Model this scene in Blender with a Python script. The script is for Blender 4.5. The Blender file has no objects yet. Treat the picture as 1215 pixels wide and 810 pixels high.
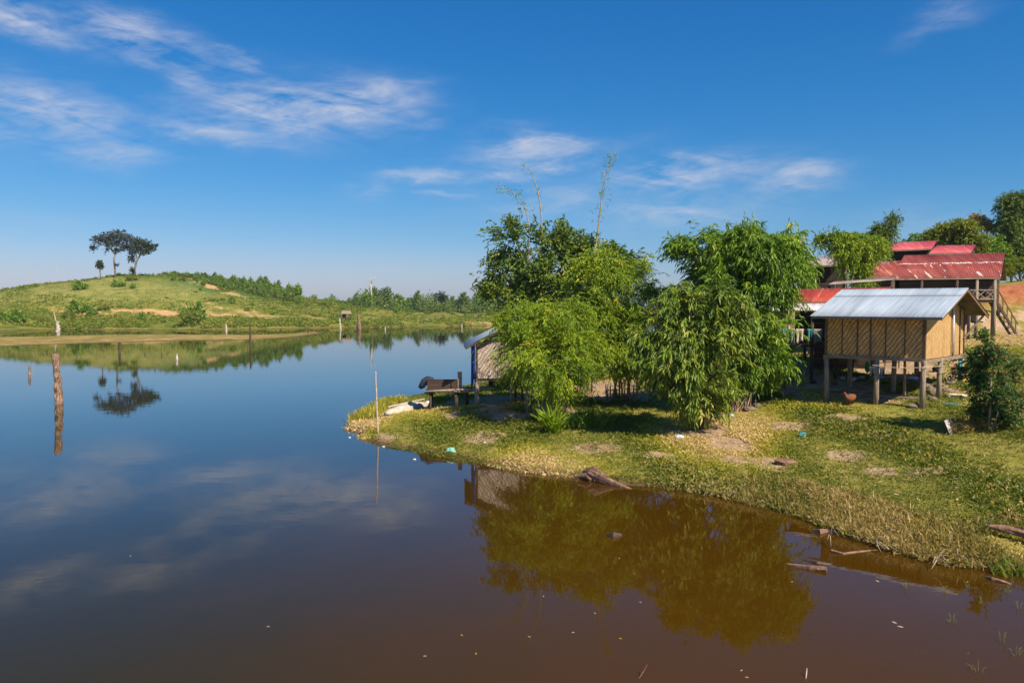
import bpy, math, random
import numpy as np
from mathutils import Vector, Matrix

random.seed(7)
rng = np.random.default_rng(7)
SC = bpy.context.scene
COL = SC.collection
R = math.radians

# ------------------------------------------------------------------ camera
CAM_H = 5.4
FOC = 945.0
PITCH = math.atan(43 / FOC)
cam = bpy.data.cameras.new('camera')
cam.sensor_width = 36
cam.lens = 36 * FOC / 1215
cam.clip_end = 4000
co = bpy.data.objects.new('camera', cam)
co.location = (0, 0, CAM_H)
co.rotation_euler = (math.pi / 2 - PITCH, 0, 0)
COL.objects.link(co)
SC.camera = co


def ray(px, py):
    dx = (px - 607.5) / FOC
    dy = (405 - py) / FOC
    c, s = math.cos(PITCH), math.sin(PITCH)
    return np.array([dx, c + dy * s, -s + dy * c])


def at(px, py, Y):
    """world point at depth Y seen at a reference position"""
    d = ray(px, py)
    return np.array([0, 0, CAM_H]) + d * (Y / d[1])


def onz(px, py, z=0.0):
    d = ray(px, py)
    return np.array([0, 0, CAM_H]) + d * ((z - CAM_H) / d[2])


# ------------------------------------------------------------------ terrain
def sdf(poly, X, Y):
    """signed distance, positive inside"""
    X = np.asarray(X, float)
    Y = np.asarray(Y, float)
    best = np.full(X.shape, 1e18)
    ins = np.zeros(X.shape, bool)
    n = len(poly)
    for i in range(n):
        ax, ay = poly[i]
        bx, by = poly[(i + 1) % n]
        ex, ey = bx - ax, by - ay
        l2 = ex * ex + ey * ey + 1e-12
        t = np.clip(((X - ax) * ex + (Y - ay) * ey) / l2, 0, 1)
        dx = X - ax - t * ex
        dy = Y - ay - t * ey
        best = np.minimum(best, dx * dx + dy * dy)
        cond = (ay > Y) != (by > Y)
        if ey != 0:
            xi = ax + (Y - ay) * ex / ey
            ins ^= cond & (X < xi)
    return np.where(ins, 1, -1) * np.sqrt(best)


def pxpoly(pts):
    return [tuple(onz(x, y)[:2]) for x, y in pts]


NEAR = [(400, -60), (14, -30), (11.5, 2)] + pxpoly([
    (1420, 760), (1300, 692), (1215, 668), (1175, 672), (1120, 668), (1060, 652), (1000, 632), (950, 612), (905, 600),
    (850, 588), (780, 577), (700, 569), (620, 559), (540, 545), (470, 531), (430, 520), (413, 509), (421, 499),
    (448, 484), (478, 474), (510, 466)]) + [(-2.5, 54), (3, 60), (9, 69), (16, 80), (30, 98), (60, 125), (100, 160), (400, 200)]
FAR = [(-600, 150)] + pxpoly([(-200, 393), (0, 392), (60, 391.2), (140, 391), (250, 391), (300, 390.5), (350, 389.5), (400, 389),
                              (450, 388.5), (500, 387.5), (575, 386), (640, 385), (760, 382)]) + [
    (90, 205), (130, 185), (170, 165), (700, 170), (700, 1400), (-900, 1400), (-900, 300)]
SPIT = pxpoly([(-300, 401), (0, 400.2), (60, 399), (120, 397.8), (180, 397), (250, 397.2), (300, 397.6), (340, 396.5), (372, 393),
               (385, 395), (350, 400), (310, 402.6), (250, 403.8), (170, 405.2), (90, 407.5), (0, 411), (-120, 415), (-300, 421)])


def sstep(a, b, x):
    t = np.clip((x - a) / (b - a), 0, 1)
    return t * t * (3 - 2 * t)


_wr = np.random.default_rng(3)
_WV = [(_wr.normal() * f, _wr.normal() * f, _wr.uniform(0, 6.28), 1 / f) for f in (.25, .25, .5, .5, 1, 1, 2, 2, 3.5, 3.5, 5, 5)]


def wob(X, Y, lo=0, hi=12):
    s = 0
    for a, b, p, k in _WV[lo:hi]:
        s = s + np.sin(a * X + b * Y + p) * k
    return s


def height(X, Y):
    X = np.asarray(X, float)
    Y = np.asarray(Y, float)
    w = wob(X, Y, 4, 12)
    d = sdf(NEAR, X, Y) + .12 * w
    dp = np.maximum(d, 0)
    slope = .055 + .055 * sstep(4, 15, X)
    zn = .22 * (1 - np.exp(-dp / .7)) + slope * np.minimum(dp, 42) + .05 * np.clip(dp - 42, 0, 60)
    zn += .32 * np.exp(-((X + .6) ** 2 / 14 + (Y - 36) ** 2 / 9))
    zn += 2.3 * sstep(52.5, 58.5, Y) * sstep(17, 26, X) * np.clip(dp / 4, 0, 1) + .05 * np.clip(Y - 60, 0, 60) * sstep(15, 26, X) * np.clip(dp / 4, 0, 1)
    zn += 1.3 * sstep(57.5, 58.9, Y + .5 * np.sin(X * .6) + .3 * np.sin(X * 1.7)) * sstep(33, 37, X) * np.clip(dp, 0, 1)
    zn += .018 * w * np.clip(dp, 0, 1)
    zn = np.where(d > 0, zn, np.maximum(.13 * d, -3))
    f = sdf(FAR, X, Y) + .5 * np.sin(X * .21) + .5 * np.sin(X * .083 + 1) + .25 * np.sin(X * .67)
    fp = np.maximum(f, 0)
    sx = np.where(X < -118, 38.0, 29.0)
    hill = 11.2 * np.exp(-.5 * ((X + 118) / sx) ** 2 - .5 * ((Y - 250) / 36.0) ** 2)
    hill += 3.6 * np.exp(-.5 * ((X + 78) / 26) ** 2 - .5 * ((Y - 262) / 30.0) ** 2)
    hill += 1.2 * np.exp(-.5 * ((X + 185) / 30) ** 2 - .5 * ((Y - 262) / 34.0) ** 2)
    zf = 1.1 * (1 - np.exp(-fp / 2.2)) + .012 * np.minimum(fp, 120) + hill * sstep(4, 45, fp) + .1 * wob(X * .3, Y * .3, 2, 10) * np.clip(fp / 8, 0, 1)
    zf = np.where(f > 0, zf, np.maximum(.13 * f, -3))
    s = sdf(SPIT, X, Y) + .3 * np.sin(X * .4)
    zs = np.where(s > 0, .26 * (1 - np.exp(-s / 3)), np.maximum(.1 * s, -3))
    return np.maximum(np.maximum(zn, zf), zs)


def hz(x, y):
    return float(height(np.array([x]), np.array([y]))[0])


def ground(px, py, ymin=9, ymax=420):
    """first point of the terrain along the view ray"""
    d = ray(px, py)
    Ys = np.geomspace(ymin, ymax, 700)
    t = Ys / d[1]
    X = d[0] * t
    Z = CAM_H + d[2] * t
    H = np.maximum(height(X, Ys), 0)
    k = np.argmax(Z < H)
    if Z[k] >= H[k]:
        k = len(Ys) - 1
    k = max(k, 1)
    a, b = Z[k - 1] - H[k - 1], Z[k] - H[k]
    u = a / (a - b + 1e-9)
    Y = Ys[k - 1] + u * (Ys[k] - Ys[k - 1])
    return np.array([d[0] * Y / d[1], Y, hz(d[0] * Y / d[1], Y)])


# ------------------------------------------------------------------ object helpers
def link(o, parent=None):
    COL.objects.link(o)
    if parent is not None:
        o.parent = parent
    return o


def tag(o, label=None, cat=None, group=None, kind=None):
    if label: o['label'] = label
    if cat: o['category'] = cat
    if group: o['group'] = group
    if kind: o['kind'] = kind
    return o


def empty(name, loc, rz=0, label=None, cat=None, group=None):
    o = bpy.data.objects.new(name, None)
    o.empty_display_size = .2
    o.location = [float(v) for v in loc]
    o.rotation_euler = (0, 0, rz)
    link(o)
    return tag(o, label, cat, group)


class MB:
    def __init__(s):
        s.v = []
        s.f = []

    def add(s, vs, fs):
        b = len(s.v)
        s.v += [tuple(map(float, v)) for v in vs]
        s.f += [tuple(b + i for i in f) for f in fs]
        return s

    def box(s, c, size, rot=None):
        x, y, z = [k / 2 for k in size]
        vs = [Vector((a * x, b * y, e * z)) for e in (-1, 1) for a, b in ((-1, -1), (1, -1), (1, 1), (-1, 1))]
        if rot is not None:
            vs = [rot @ v for v in vs]
        c = Vector([float(k) for k in c])
        return s.add([v + c for v in vs], [(3, 2, 1, 0), (4, 5, 6, 7), (0, 1, 5, 4), (1, 2, 6, 5), (2, 3, 7, 6), (3, 0, 4, 7)])

    def bar(s, p, q, w, h, up=(0, 0, 1)):
        p = Vector([float(k) for k in p]); q = Vector([float(k) for k in q])
        d = (q - p); L = d.length; d.normalize()
        u = Vector(up)
        if abs(u.dot(d)) > .98: u = Vector((1, 0, 0))
        sd = d.cross(u).normalized(); u = sd.cross(d)
        rot = Matrix((d, sd, u)).transposed()
        return s.box((p + q) / 2, (L, w, h), rot)

    def tube(s, pts, rad, n=8, jit=0):
        pts = [Vector([float(k) for k in p]) for p in pts]
        if not hasattr(rad, '__len__'): rad = [rad] * len(pts)
        b = []
        prev = None
        for i, p in enumerate(pts):
            t = (pts[min(i + 1, len(pts) - 1)] - pts[max(i - 1, 0)]).normalized()
            if prev is None:
                a = t.cross(Vector((0, 1, 0)) if abs(t.y) < .9 else Vector((1, 0, 0))).normalized()
            else:
                a = (prev - t * prev.dot(t)).normalized()
            prev = a
            c = t.cross(a)
            for k in range(n):
                th = 2 * math.pi * k / n
                r = rad[i] * (1 + jit * random.uniform(-1, 1))
                b.append(p + (a * math.cos(th) + c * math.sin(th)) * r)
        fs = []
        m = len(pts)
        for i in range(m - 1):
            for k in range(n):
                fs.append((i * n + k, i * n + (k + 1) % n, (i + 1) * n + (k + 1) % n, (i + 1) * n + k))
        fs.append(tuple(range(n - 1, -1, -1)))
        fs.append(tuple((m - 1) * n + k for k in range(n)))
        return s.add(b, fs)

    def prism(s, poly, z0, z1):
        n = len(poly)
        vs = [(x, y, z0) for x, y in poly] + [(x, y, z1) for x, y in poly]
        fs = [tuple(range(n - 1, -1, -1)), tuple(range(n, 2 * n))]
        fs += [(i, (i + 1) % n, n + (i + 1) % n, n + i) for i in range(n)]
        return s.add(vs, fs)

    def build(s, name, mat, parent=None, smooth=False, solid=0):
        me = bpy.data.meshes.new(name)
        me.from_pydata(s.v, [], s.f)
        me.update()
        if smooth:
            me.polygons.foreach_set('use_smooth', [True] * len(me.polygons))
        if mat: me.materials.append(mat)
        o = bpy.data.objects.new(name, me)
        link(o, parent)
        if solid:
            m = o.modifiers.new('solid', 'SOLIDIFY'); m.thickness = solid; m.offset = 0
        return o


def np_mesh(name, V, F, mat, parent=None, attrs=None, smooth=False):
    """quads or triangles straight from arrays"""
    me = bpy.data.meshes.new(name)
    k = F.shape[1]
    me.vertices.add(len(V))
    me.vertices.foreach_set('co', V.astype(np.float32).ravel())
    me.loops.add(F.size)
    me.loops.foreach_set('vertex_index', F.astype(np.int32).ravel())
    me.polygons.add(len(F))
    me.polygons.foreach_set('loop_start', np.arange(0, F.size, k, dtype=np.int32))
    me.polygons.foreach_set('use_smooth', np.full(len(F), smooth))
    me.update(calc_edges=True)
    for nm, a in (attrs or {}).items():
        if a.ndim == 1:
            at_ = me.attributes.new(nm, 'FLOAT', 'POINT')
            at_.data.foreach_set('value', a.astype(np.float32))
        else:
            at_ = me.attributes.new(nm, 'FLOAT_COLOR', 'POINT')
            at_.data.foreach_set('color', a.astype(np.float32).ravel())
    if mat: me.materials.append(mat)
    o = bpy.data.objects.new(name, me)
    return link(o, parent)


def copy_tree(o, parent=None):
    c = o.copy()
    COL.objects.link(c)
    c.parent = parent
    for ch in list(o.children):
        copy_tree(ch, c)
    return c


def under(child, part):
    """make child a sub-part of part, staying where it is"""
    child.parent = part
    child.matrix_parent_inverse = part.matrix_basis.inverted()
    return child


# ------------------------------------------------------------------ materials
class NT:
    def __init__(s, tree):
        s.t = tree; s.n = tree.nodes; s.l = tree.links

    def new(s, typ, **kw):
        n = s.n.new(typ)
        for k, v in kw.items():
            setattr(n, k, v)
        return n

    def put(s, sock, v):
        if hasattr(v, 'node'): s.l.new(v, sock)
        elif v is not None: sock.default_value = v

    def math(s, op, a, b=None, c=None, clamp=False):
        n = s.new('ShaderNodeMath', operation=op, use_clamp=clamp)
        for i, v in enumerate((a, b, c)):
            if v is not None: s.put(n.inputs[i], v)
        return n.outputs[0]

    def vmath(s, op, a, b):
        n = s.new('ShaderNodeVectorMath', operation=op)
        s.put(n.inputs[0], a); s.put(n.inputs[1], b)
        return n.outputs[0]

    def noise(s, vec, scale, detail=4, rough=.55, dist=0):
        n = s.new('ShaderNodeTexNoise')
        s.put(n.inputs['Vector'], vec)
        n.inputs['Scale'].default_value = scale
        n.inputs['Detail'].default_value = detail
        n.inputs['Roughness'].default_value = rough
        n.inputs['Distortion'].default_value = dist
        return n.outputs[0]

    def ramp(s, fac, stops, interp='LINEAR'):
        n = s.new('ShaderNodeValToRGB')
        cr = n.color_ramp
        cr.interpolation = interp
        while len(cr.elements) < len(stops): cr.elements.new(.5)
        for e, (p, c) in zip(cr.elements, stops):
            e.position = p
            e.color = (*c, 1) if hasattr(c, '__len__') else (c, c, c, 1)
        s.put(n.inputs[0], fac)
        return n.outputs[0]

    def mix(s, f, a, b, mode='MIX'):
        n = s.new('ShaderNodeMix', data_type='RGBA', blend_type=mode)
        s.put(n.inputs[0], f)
        for i, v in ((6, a), (7, b)):
            if not hasattr(v, 'node') and len(v) == 3: v = (*v, 1)
            s.put(n.inputs[i], v)
        return n.outputs[2]

    def coord(s, kind='Object'):
        return s.new('ShaderNodeTexCoord').outputs[kind]

    def mapping(s, vec, scale=(1, 1, 1), rot=(0, 0, 0), loc=(0, 0, 0)):
        n = s.new('ShaderNodeMapping')
        s.put(n.inputs[0], vec)
        n.inputs['Scale'].default_value = scale
        n.inputs['Rotation'].default_value = rot
        n.inputs['Location'].default_value = loc
        return n.outputs[0]

    def sep(s, vec):
        n = s.new('ShaderNodeSeparateXYZ'); s.put(n.inputs[0], vec)
        return n.outputs

    def comb(s, x, y, z):
        n = s.new('ShaderNodeCombineXYZ')
        for i, v in enumerate((x, y, z)): s.put(n.inputs[i], v)
        return n.outputs[0]

    def bump(s, h, strength=.3, dist=.02, normal=None):
        n = s.new('ShaderNodeBump')
        n.inputs['Strength'].default_value = strength
        n.inputs['Distance'].default_value = dist
        s.put(n.inputs['Height'], h)
        if normal is not None: s.put(n.inputs['Normal'], normal)
        return n.outputs[0]


def newmat(name):
    m = bpy.data.materials.new(name)
    m.use_nodes = True
    t = NT(m.node_tree)
    b = t.n['Principled BSDF']
    b.inputs['Specular IOR Level'].default_value = .3
    return m, t, b


def plain(name, c1, c2, scale=6, rough=.8, stretch=(1, 1, 1), bump=.3, bdist=.01, metal=0, detail=5, lo=.3, hi=.7, spec=.3):
    m, t, b = newmat(name)
    v = t.mapping(t.coord('Object'), scale=stretch)
    n = t.noise(v, scale, detail, .6)
    t.put(b.inputs['Base Color'], t.ramp(n, [(lo, c1), (hi, c2)]))
    b.inputs['Roughness'].default_value = rough
    b.inputs['Metallic'].default_value = metal
    b.inputs['Specular IOR Level'].default_value = spec
    if bump: t.put(b.inputs['Normal'], t.bump(n, bump, bdist))
    return m


M = {}
M['wood_dark'] = plain('wood_dark', (.035, .022, .015), (.10, .065, .045), 5, .85, (1.5, 1.5, .25))
M['wood_board'] = plain('wood_board', (.05, .03, .02), (.13, .08, .055), 5, .85, (.3, 1.5, 4))
M['post'] = plain('weathered_post', (.16, .115, .085), (.38, .30, .23), 7, .9, (2, 2, .35), .5, .02)
M['stud'] = plain('stud_wood', (.10, .055, .03), (.22, .13, .07), 7, .85, (2, 2, .35))
M['plank'] = plain('plank_grey', (.15, .10, .075), (.33, .25, .19), 6, .85, (.4, 2, 2), .4)
M['dead_wood'] = plain('dead_wood', (.06, .028, .015), (.40, .26, .17), 6, .9, (3, 3, .5), .9, .05, lo=.35, hi=.68)
M['pale_wood'] = plain('pale_wood', (.25, .19, .14), (.6, .52, .44), 5, .9, (3, 3, .5), .6, .04)
M['wet_wood'] = plain('wet_wood', (.03, .018, .012), (.10, .055, .035), 5, .5, (3, 3, .6), .6, .03)
M['driftwood'] = plain('driftwood', (.07, .035, .022), (.30, .17, .11), 5, .9, (1.5, 1.5, 1.5), .9, .05)
M['bamboo_pole'] = plain('bamboo_pole', (.30, .20, .13), (.62, .50, .40), 9, .7, (1, 1, 1.4), .2)
M['culm'] = plain('bamboo_culm', (.10, .13, .03), (.34, .30, .10), 4, .55, (1, 1, .6), .1)
M['culm_dry'] = plain('bamboo_culm_dry', (.24, .16, .09), (.42, .32, .2), 4, .7, (1, 1, .6), .1)
M['bark'] = plain('bark', (.10, .075, .055), (.28, .22, .17), 5, .95, (2, 2, .5), .6, .04)
M['boat'] = plain('boat_hull', (.30, .23, .17), (.62, .54, .46), 4, .8, (.5, 2, 2), .3)
M['stone'] = plain('stone', (.11, .075, .055), (.26, .2, .15), 8, .9, (1, 1, 1), .7, .03)
M['ash'] = plain('ash', (.02, .018, .016), (.10, .085, .07), 9, .95)
for nm, c in dict(blue=(.018, .035, .17), navy=(.02, .026, .045), teal=(.05, .25, .27), skyblue=(.04, .25, .62), white=(.7, .7, .72), pink=(.6, .22, .28),
                  black=(.02, .02, .022), green=(.03, .35, .12), cream=(.55, .45, .35), yellow=(.65, .42, .03), mauve=(.35, .28, .3), brown=(.17, .09, .05),
                  mint=(.2, .45, .36), paleblue=(.45, .52, .7), grey=(.35, .37, .4), orange=(.55, .2, .06), olive=(.1, .13, .03)).items():
    M[nm] = plain('fabric_' + nm, tuple(.75 * k for k in c), tuple(min(1, 1.15 * k) for k in c), 9, .75, bump=.25, bdist=.02)
M['shade_under'] = plain('tin_underside_shade', (.09, .07, .035), (.22, .17, .09), 3, .85)  # iron underside: eave shade and green bounce light put into the colour
M['hen'] = plain('hen_feathers', (.08, .028, .012), (.27, .10, .04), 25, .8)
M['comb'] = plain('comb_red', (.4, .02, .02), (.5, .04, .03), 9, .6)


def leafmat(name, stops, trans=.4, rough=.5, spec=.35):
    m, t, b = newmat(name)
    a = t.new('ShaderNodeAttribute', attribute_name='tint')
    c = t.ramp(a.outputs['Fac'], stops)
    t.put(b.inputs['Base Color'], c)
    b.inputs['Roughness'].default_value = rough
    b.inputs['Specular IOR Level'].default_value = spec
    tr = t.new('ShaderNodeBsdfTranslucent')
    hs = t.new('ShaderNodeHueSaturation')
    hs.inputs['Value'].default_value = 1.5
    hs.inputs['Saturation'].default_value = 1.1
    t.put(hs.inputs['Color'], c)
    t.put(tr.inputs['Color'], hs.outputs[0])
    mx = t.new('ShaderNodeMixShader')
    mx.inputs[0].default_value = trans
    t.l.new(b.outputs[0], mx.inputs[1]); t.l.new(tr.outputs[0], mx.inputs[2])
    t.l.new(mx.outputs[0], t.n['Material Output'].inputs['Surface'])
    return m


L = {}
L['rich'] = leafmat('leaf_rich', [(0, (.045, .10, .005)), (.5, (.135, .24, .009)), (.85, (.25, .355, .02)), (1, (.44, .40, .08))], .2)
L['bright'] = leafmat('leaf_bright', [(0, (.07, .13, .003)), (.5, (.20, .295, .005)), (.93, (.38, .42, .012)), (1, (.62, .36, .02))], .2)
L['pale'] = leafmat('leaf_pale', [(0, (.06, .11, .006)), (.5, (.155, .225, .012)), (.85, (.33, .36, .05)), (1, (.54, .46, .13))], .2)
L['dark'] = leafmat('leaf_dark', [(0, (.045, .09, .008)), (.55, (.12, .18, .014)), (.9, (.23, .27, .04)), (1, (.36, .34, .09))], .2)
L['hill'] = leafmat('leaf_hill', [(0, (0.036, 0.060, 0.0242)), (.6, (0.072, 0.102, 0.0385)), (1, (0.144, 0.150, 0.0605))])
L['grey'] = leafmat('leaf_grey', [(0, (0.044, 0.055, 0.0418)), (.6, (0.088, 0.097, 0.0682)), (1, (0.165, 0.154, 0.1100))])
L['scrub'] = leafmat('leaf_scrub', [(0, (.075, .13, .012)), (.5, (.18, .22, .02)), (.85, (.32, .29, .035)), (1, (.42, .32, .08))])
L['bush'] = leafmat('leaf_bush', [(0, (0.033, 0.081, 0.0168)), (.6, (0.065, 0.137, 0.0264)), (.78, (0.104, 0.156, 0.0360)), (.9, (0.286, 0.156, 0.0600)), (1, (0.338, 0.195, 0.0840))])
L['grass'] = leafmat('leaf_grass', [(0, (.11, .135, .009)), (.3, (.25, .255, .013)), (.55, (.40, .345, .03)), (.78, (.52, .39, .10)), (1, (.62, .45, .22))], .28)
L['straw'] = leafmat('leaf_straw', [(0, (.12, .12, .018)), (.35, (.25, .205, .04)), (.7, (.43, .295, .10)), (1, (.56, .41, .20))], .28)


def corrmat(name, stops, streak, rough, metal, along='Y', patch=None):
    """painted or bare corrugated iron: colour varies by sheet and in streaks down the slope"""
    m, t, b = newmat(name)
    v = t.coord('Object')
    o = t.sep(v)
    sheet = t.math('FLOOR', t.math('MULTIPLY', o[0], 1 / .78))
    wn = t.new('ShaderNodeTexWhiteNoise', noise_dimensions='1D')
    t.put(wn.inputs['W'], sheet)
    n = t.noise(t.mapping(v, scale=streak), 1.0, 6, .65)
    f = t.math('ADD', n, t.math('MULTIPLY', t.math('SUBTRACT', wn.outputs[0], .5), .16))
    c = t.ramp(f, stops)
    if patch:
        c = patch(t, v, o, c)
    t.put(b.inputs['Base Color'], c)
    b.inputs['Roughness'].default_value = rough
    b.inputs['Metallic'].default_value = metal
    t.put(b.inputs['Normal'], t.bump(n, .25, .02))
    return m


def peel(t, v, o, c):
    """flaked paint: a ragged row of pale patches high on the slope, thin pale runs lower down"""
    row = t.math('SUBTRACT', 1.0, t.math('MULTIPLY', t.math('ABSOLUTE', t.math('SUBTRACT', o[1], 2.55)), 1.6), clamp=True)
    n1 = t.noise(t.mapping(v, scale=(1.5, 2.6, 3)), 1.6, 4, .65, 1.2)
    m1 = t.math('GREATER_THAN', t.math('MULTIPLY', t.math('ADD', n1, .10), row), .555)
    n2 = t.noise(t.mapping(v, scale=(3.4, .5, 1)), 1, 3, .5, .35)
    m2 = t.math('MULTIPLY', t.math('GREATER_THAN', n2, .625), t.math('LESS_THAN', o[1], 2.3))
    mm = t.math('MAXIMUM', m1, t.math('MULTIPLY', m2, .8))
    return t.mix(mm, c, (.62, .55, .5))


M['tin'] = corrmat('tin_bare', [(.28, (.20, .24, .30)), (.5, (.31, .36, .43)), (.72, (.42, .47, .54))], (7, .35, 1), .6, .08)
M['tin_old'] = corrmat('tin_weathered', [(.3, (.28, .14, .10)), (.48, (.46, .40, .38)), (.7, (.60, .60, .62))], (4, .7, 1), .55, .2)
M['tin_dull'] = corrmat('tin_dull', [(.3, (.17, .10, .08)), (.5, (.27, .20, .175)), (.7, (.36, .31, .29))], (4, .7, 1), .65, .05)
M['rust'] = corrmat('tin_red_rust', [(.30, (.17, .018, .010)), (.5, (.33, .036, .017)), (.66, (.42, .07, .035)), (.72, (.62, .50, .44))], (7, .45, 1), .6, .05)
M['redroof'] = corrmat('tin_red_flaked', [(.3, (.15, .022, .017)), (.5, (.235, .04, .03)), (.7, (.32, .075, .055))], (3, .6, 1), .6, .05, patch=peel)
M['redroof_side'] = corrmat('tin_red_plain', [(.3, (.19, .03, .02)), (.55, (.28, .05, .033)), (.72, (.5, .24, .18))], (4, .5, 1), .6, .05)
M['pink'] = corrmat('tin_pink', [(.3, (.34, .035, .045)), (.6, (.45, .075, .085)), (.75, (.5, .2, .18))], (4, .5, 1), .55, .05)


def weave(name, ax, ca, cb, hole, pu=.165, pv=.085):
    """woven split bamboo: strips passing over and under, dark gaps along diagonals"""
    m, t, b = newmat(name)
    oc = t.coord('Object')
    wv = t.noise(oc, 1.3, 3, .5)
    wv2 = t.noise(t.mapping(oc, loc=(5, 3, 2)), 1.1, 3, .5)
    o0 = t.sep(oc)
    o = [t.math('ADD', o0[0], t.math('MULTIPLY', t.math('SUBTRACT', wv, .5), .30)), t.math('ADD', o0[1], t.math('MULTIPLY', t.math('SUBTRACT', wv, .5), .30)), t.math('ADD', o0[2], t.math('MULTIPLY', t.math('SUBTRACT', wv2, .5), .22))]
    s = t.math('MULTIPLY', o[ax], 1 / pu)
    w = t.math('MULTIPLY', o[2], 1 / pv)
    j = t.math('FLOOR', w)
    s2 = t.math('ADD', s, t.math('MULTIPLY', j, -.32))
    i = t.math('FLOOR', s2)
    fs = t.math('FRACT', s2)
    fw = t.math('FRACT', w)
    # each cell: pale strip with a dark notch at one end
    notch = t.math('MULTIPLY', t.math('LESS_THAN', fs, .42), t.math('LESS_THAN', t.math('ABSOLUTE', t.math('SUBTRACT', fw, .5)), .36))
    par = t.math('MODULO', t.math('ABSOLUTE', j), 2.0)
    wn = t.new('ShaderNodeTexWhiteNoise', noise_dimensions='3D')
    t.put(wn.inputs['Vector'], t.comb(i, j, 0.0))
    nz = t.noise(t.mapping(t.coord('Object'), scale=(1, 1, 2)), 1.2, 4)
    base = t.ramp(t.math('ADD', t.math('MULTIPLY', wn.outputs[0], .5), t.math('MULTIPLY', nz, .5)), [(.2, ca), (.8, cb)])
    c = t.mix(t.math('MULTIPLY', notch, t.math('ADD', .55, t.math('MULTIPLY', wn.outputs[0], .45))), base, hole)
    stain = t.noise(t.mapping(oc, scale=(1.2, 1.2, .5)), 1.6, 5, .6)
    c = t.mix(t.math('MULTIPLY', t.math('SUBTRACT', stain, .52), 3.2, clamp=True), c, (.24, .14, .06))
    t.put(b.inputs['Base Color'], c)
    b.inputs['Roughness'].default_value = .7
    hgt = t.math('ADD', t.math('SINE', t.math('MULTIPLY', fs, math.pi)), t.math('MULTIPLY', notch, -1.2))
    t.put(b.inputs['Normal'], t.bump(hgt, .6, .015))
    return m


M['weave_x'] = weave('woven_bamboo_x', 0, (.58, .29, .09), (.82, .46, .17), (.19, .08, .025), .17, .08)
M['weave_y'] = weave('woven_bamboo_y', 1, (.46, .27, .105), (.64, .40, .175), (.26, .135, .045))
M['weave_grey'] = weave('woven_bamboo_old', 0, (.33, .245, .20), (.58, .46, .38), (.17, .12, .09), .17, .08)


def boardmat(name, ca, cb, h=.16):
    m, t, b = newmat(name)
    o = t.sep(t.coord('Object'))
    w = t.math('MULTIPLY', o[2], 1 / h)
    wn = t.new('ShaderNodeTexWhiteNoise', noise_dimensions='1D')
    t.put(wn.inputs['W'], t.math('FLOOR', w))
    n = t.noise(t.mapping(t.coord('Object'), scale=(.6, .6, 6)), 3, 5)
    c = t.ramp(t.math('ADD', t.math('MULTIPLY', wn.outputs[0], .4), t.math('MULTIPLY', n, .6)), [(.25, ca), (.75, cb)])
    gap = t.math('LESS_THAN', t.math('FRACT', w), .1)
    t.put(b.inputs['Base Color'], t.mix(gap, c, (.012, .008, .006)))
    b.inputs['Roughness'].default_value = .85
    t.put(b.inputs['Normal'], t.bump(t.math('FRACT', w), .5, .02))
    return m


M['boards'] = boardmat('dark_boards', (.035, .022, .016), (.10, .062, .045))


# ------------------------------------------------------------------ sun, sky
SUN_EL = R(46)
SUN_AZ = math.atan2(.655, -.755)          # clockwise from +Y
sdir = Vector((math.sin(SUN_AZ) * math.cos(SUN_EL), math.cos(SUN_AZ) * math.cos(SUN_EL), math.sin(SUN_EL)))
sl = bpy.data.lights.new('sun', 'SUN')
sl.energy = 5.0
sl.angle = R(.5)
sl.color = (1, .91, .74)
so = bpy.data.objects.new('sun', sl)
so.rotation_euler = (-sdir).to_track_quat('-Z', 'Y').to_euler()
so.location = sdir * 60
link(so)

W = bpy.data.worlds.new('World')
SC.world = W
W.use_nodes = True
t = NT(W.node_tree)
bg = t.n['Background']
sky = t.new('ShaderNodeTexSky', sky_type='NISHITA')
sky.sun_disc = False
sky.sun_elevation = SUN_EL
sky.sun_rotation = SUN_AZ
sky.altitude = 200
sky.air_density = 1.0
sky.dust_density = .6
sky.ozone_density = 2.2
hs = t.new('ShaderNodeHueSaturation')
hs.inputs['Saturation'].default_value = 1.22
t.put(hs.inputs['Color'], sky.outputs[0])
d = t.coord('Generated')
dx, dy, dz = t.sep(d)[0:3]
az = t.math('ARCTAN2', dx, dy)
el = t.math('ARCSINE', dz)


def px_ae(px, py):
    v = Vector(ray(px, py)).normalized()
    return math.atan2(v.x, v.y), math.asin(v.z)


# wisps of high cloud: (centre, half sizes, tilt, strength)
CL = [(30, 18, 60, 24, .28, 1.0), (150, 42, 75, 20, .14, .95), (215, 58, 60, 16, .2, .5), (70, 132, 95, 30, .08, 1.0), (140, 188, 50, 20, -.1, .75), (5, 160, 60, 30, 0, .45),
      (235, 92, 50, 20, .35, .7), (285, 76, 35, 10, .2, .5), (330, 135, 110, 34, -.02, 1.0), (420, 128, 70, 26, -.06, 1.0), (245, 152, 70, 18, .05, .8), (350, 160, 70, 14, 0, .5),
      (640, 178, 80, 15, -.05, .95), (600, 203, 40, 10, -.1, .7), (510, 210, 45, 8, -.05, .7), (455, 228, 35, 10, 0, .45), (545, 236, 30, 6, 0, .4),
      (810, 208, 95, 20, -.05, .85), (880, 210, 50, 14, 0, .6), (945, 214, 50, 18, -.15, .75), (790, 255, 110, 20, 0, .75), (650, 240, 80, 26, 0, .45), (505, 145, 40, 8, 0, .22), (1120, 20, 40, 12, -.2, .3),
      (500, 320, 120, 14, 0, .18), (1090, 262, 60, 20, 0, .25), (50, 260, 60, 8, 0, .1)]
wa = t.noise(t.comb(t.math('MULTIPLY', az, 5), t.math('MULTIPLY', el, 16), 7.0), 1.0, 6, .6)
wb2 = t.noise(t.comb(t.math('MULTIPLY', az, 6), t.math('MULTIPLY', el, 16), 17.0), 1.0, 6, .62)
az0, el0 = az, el
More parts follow.
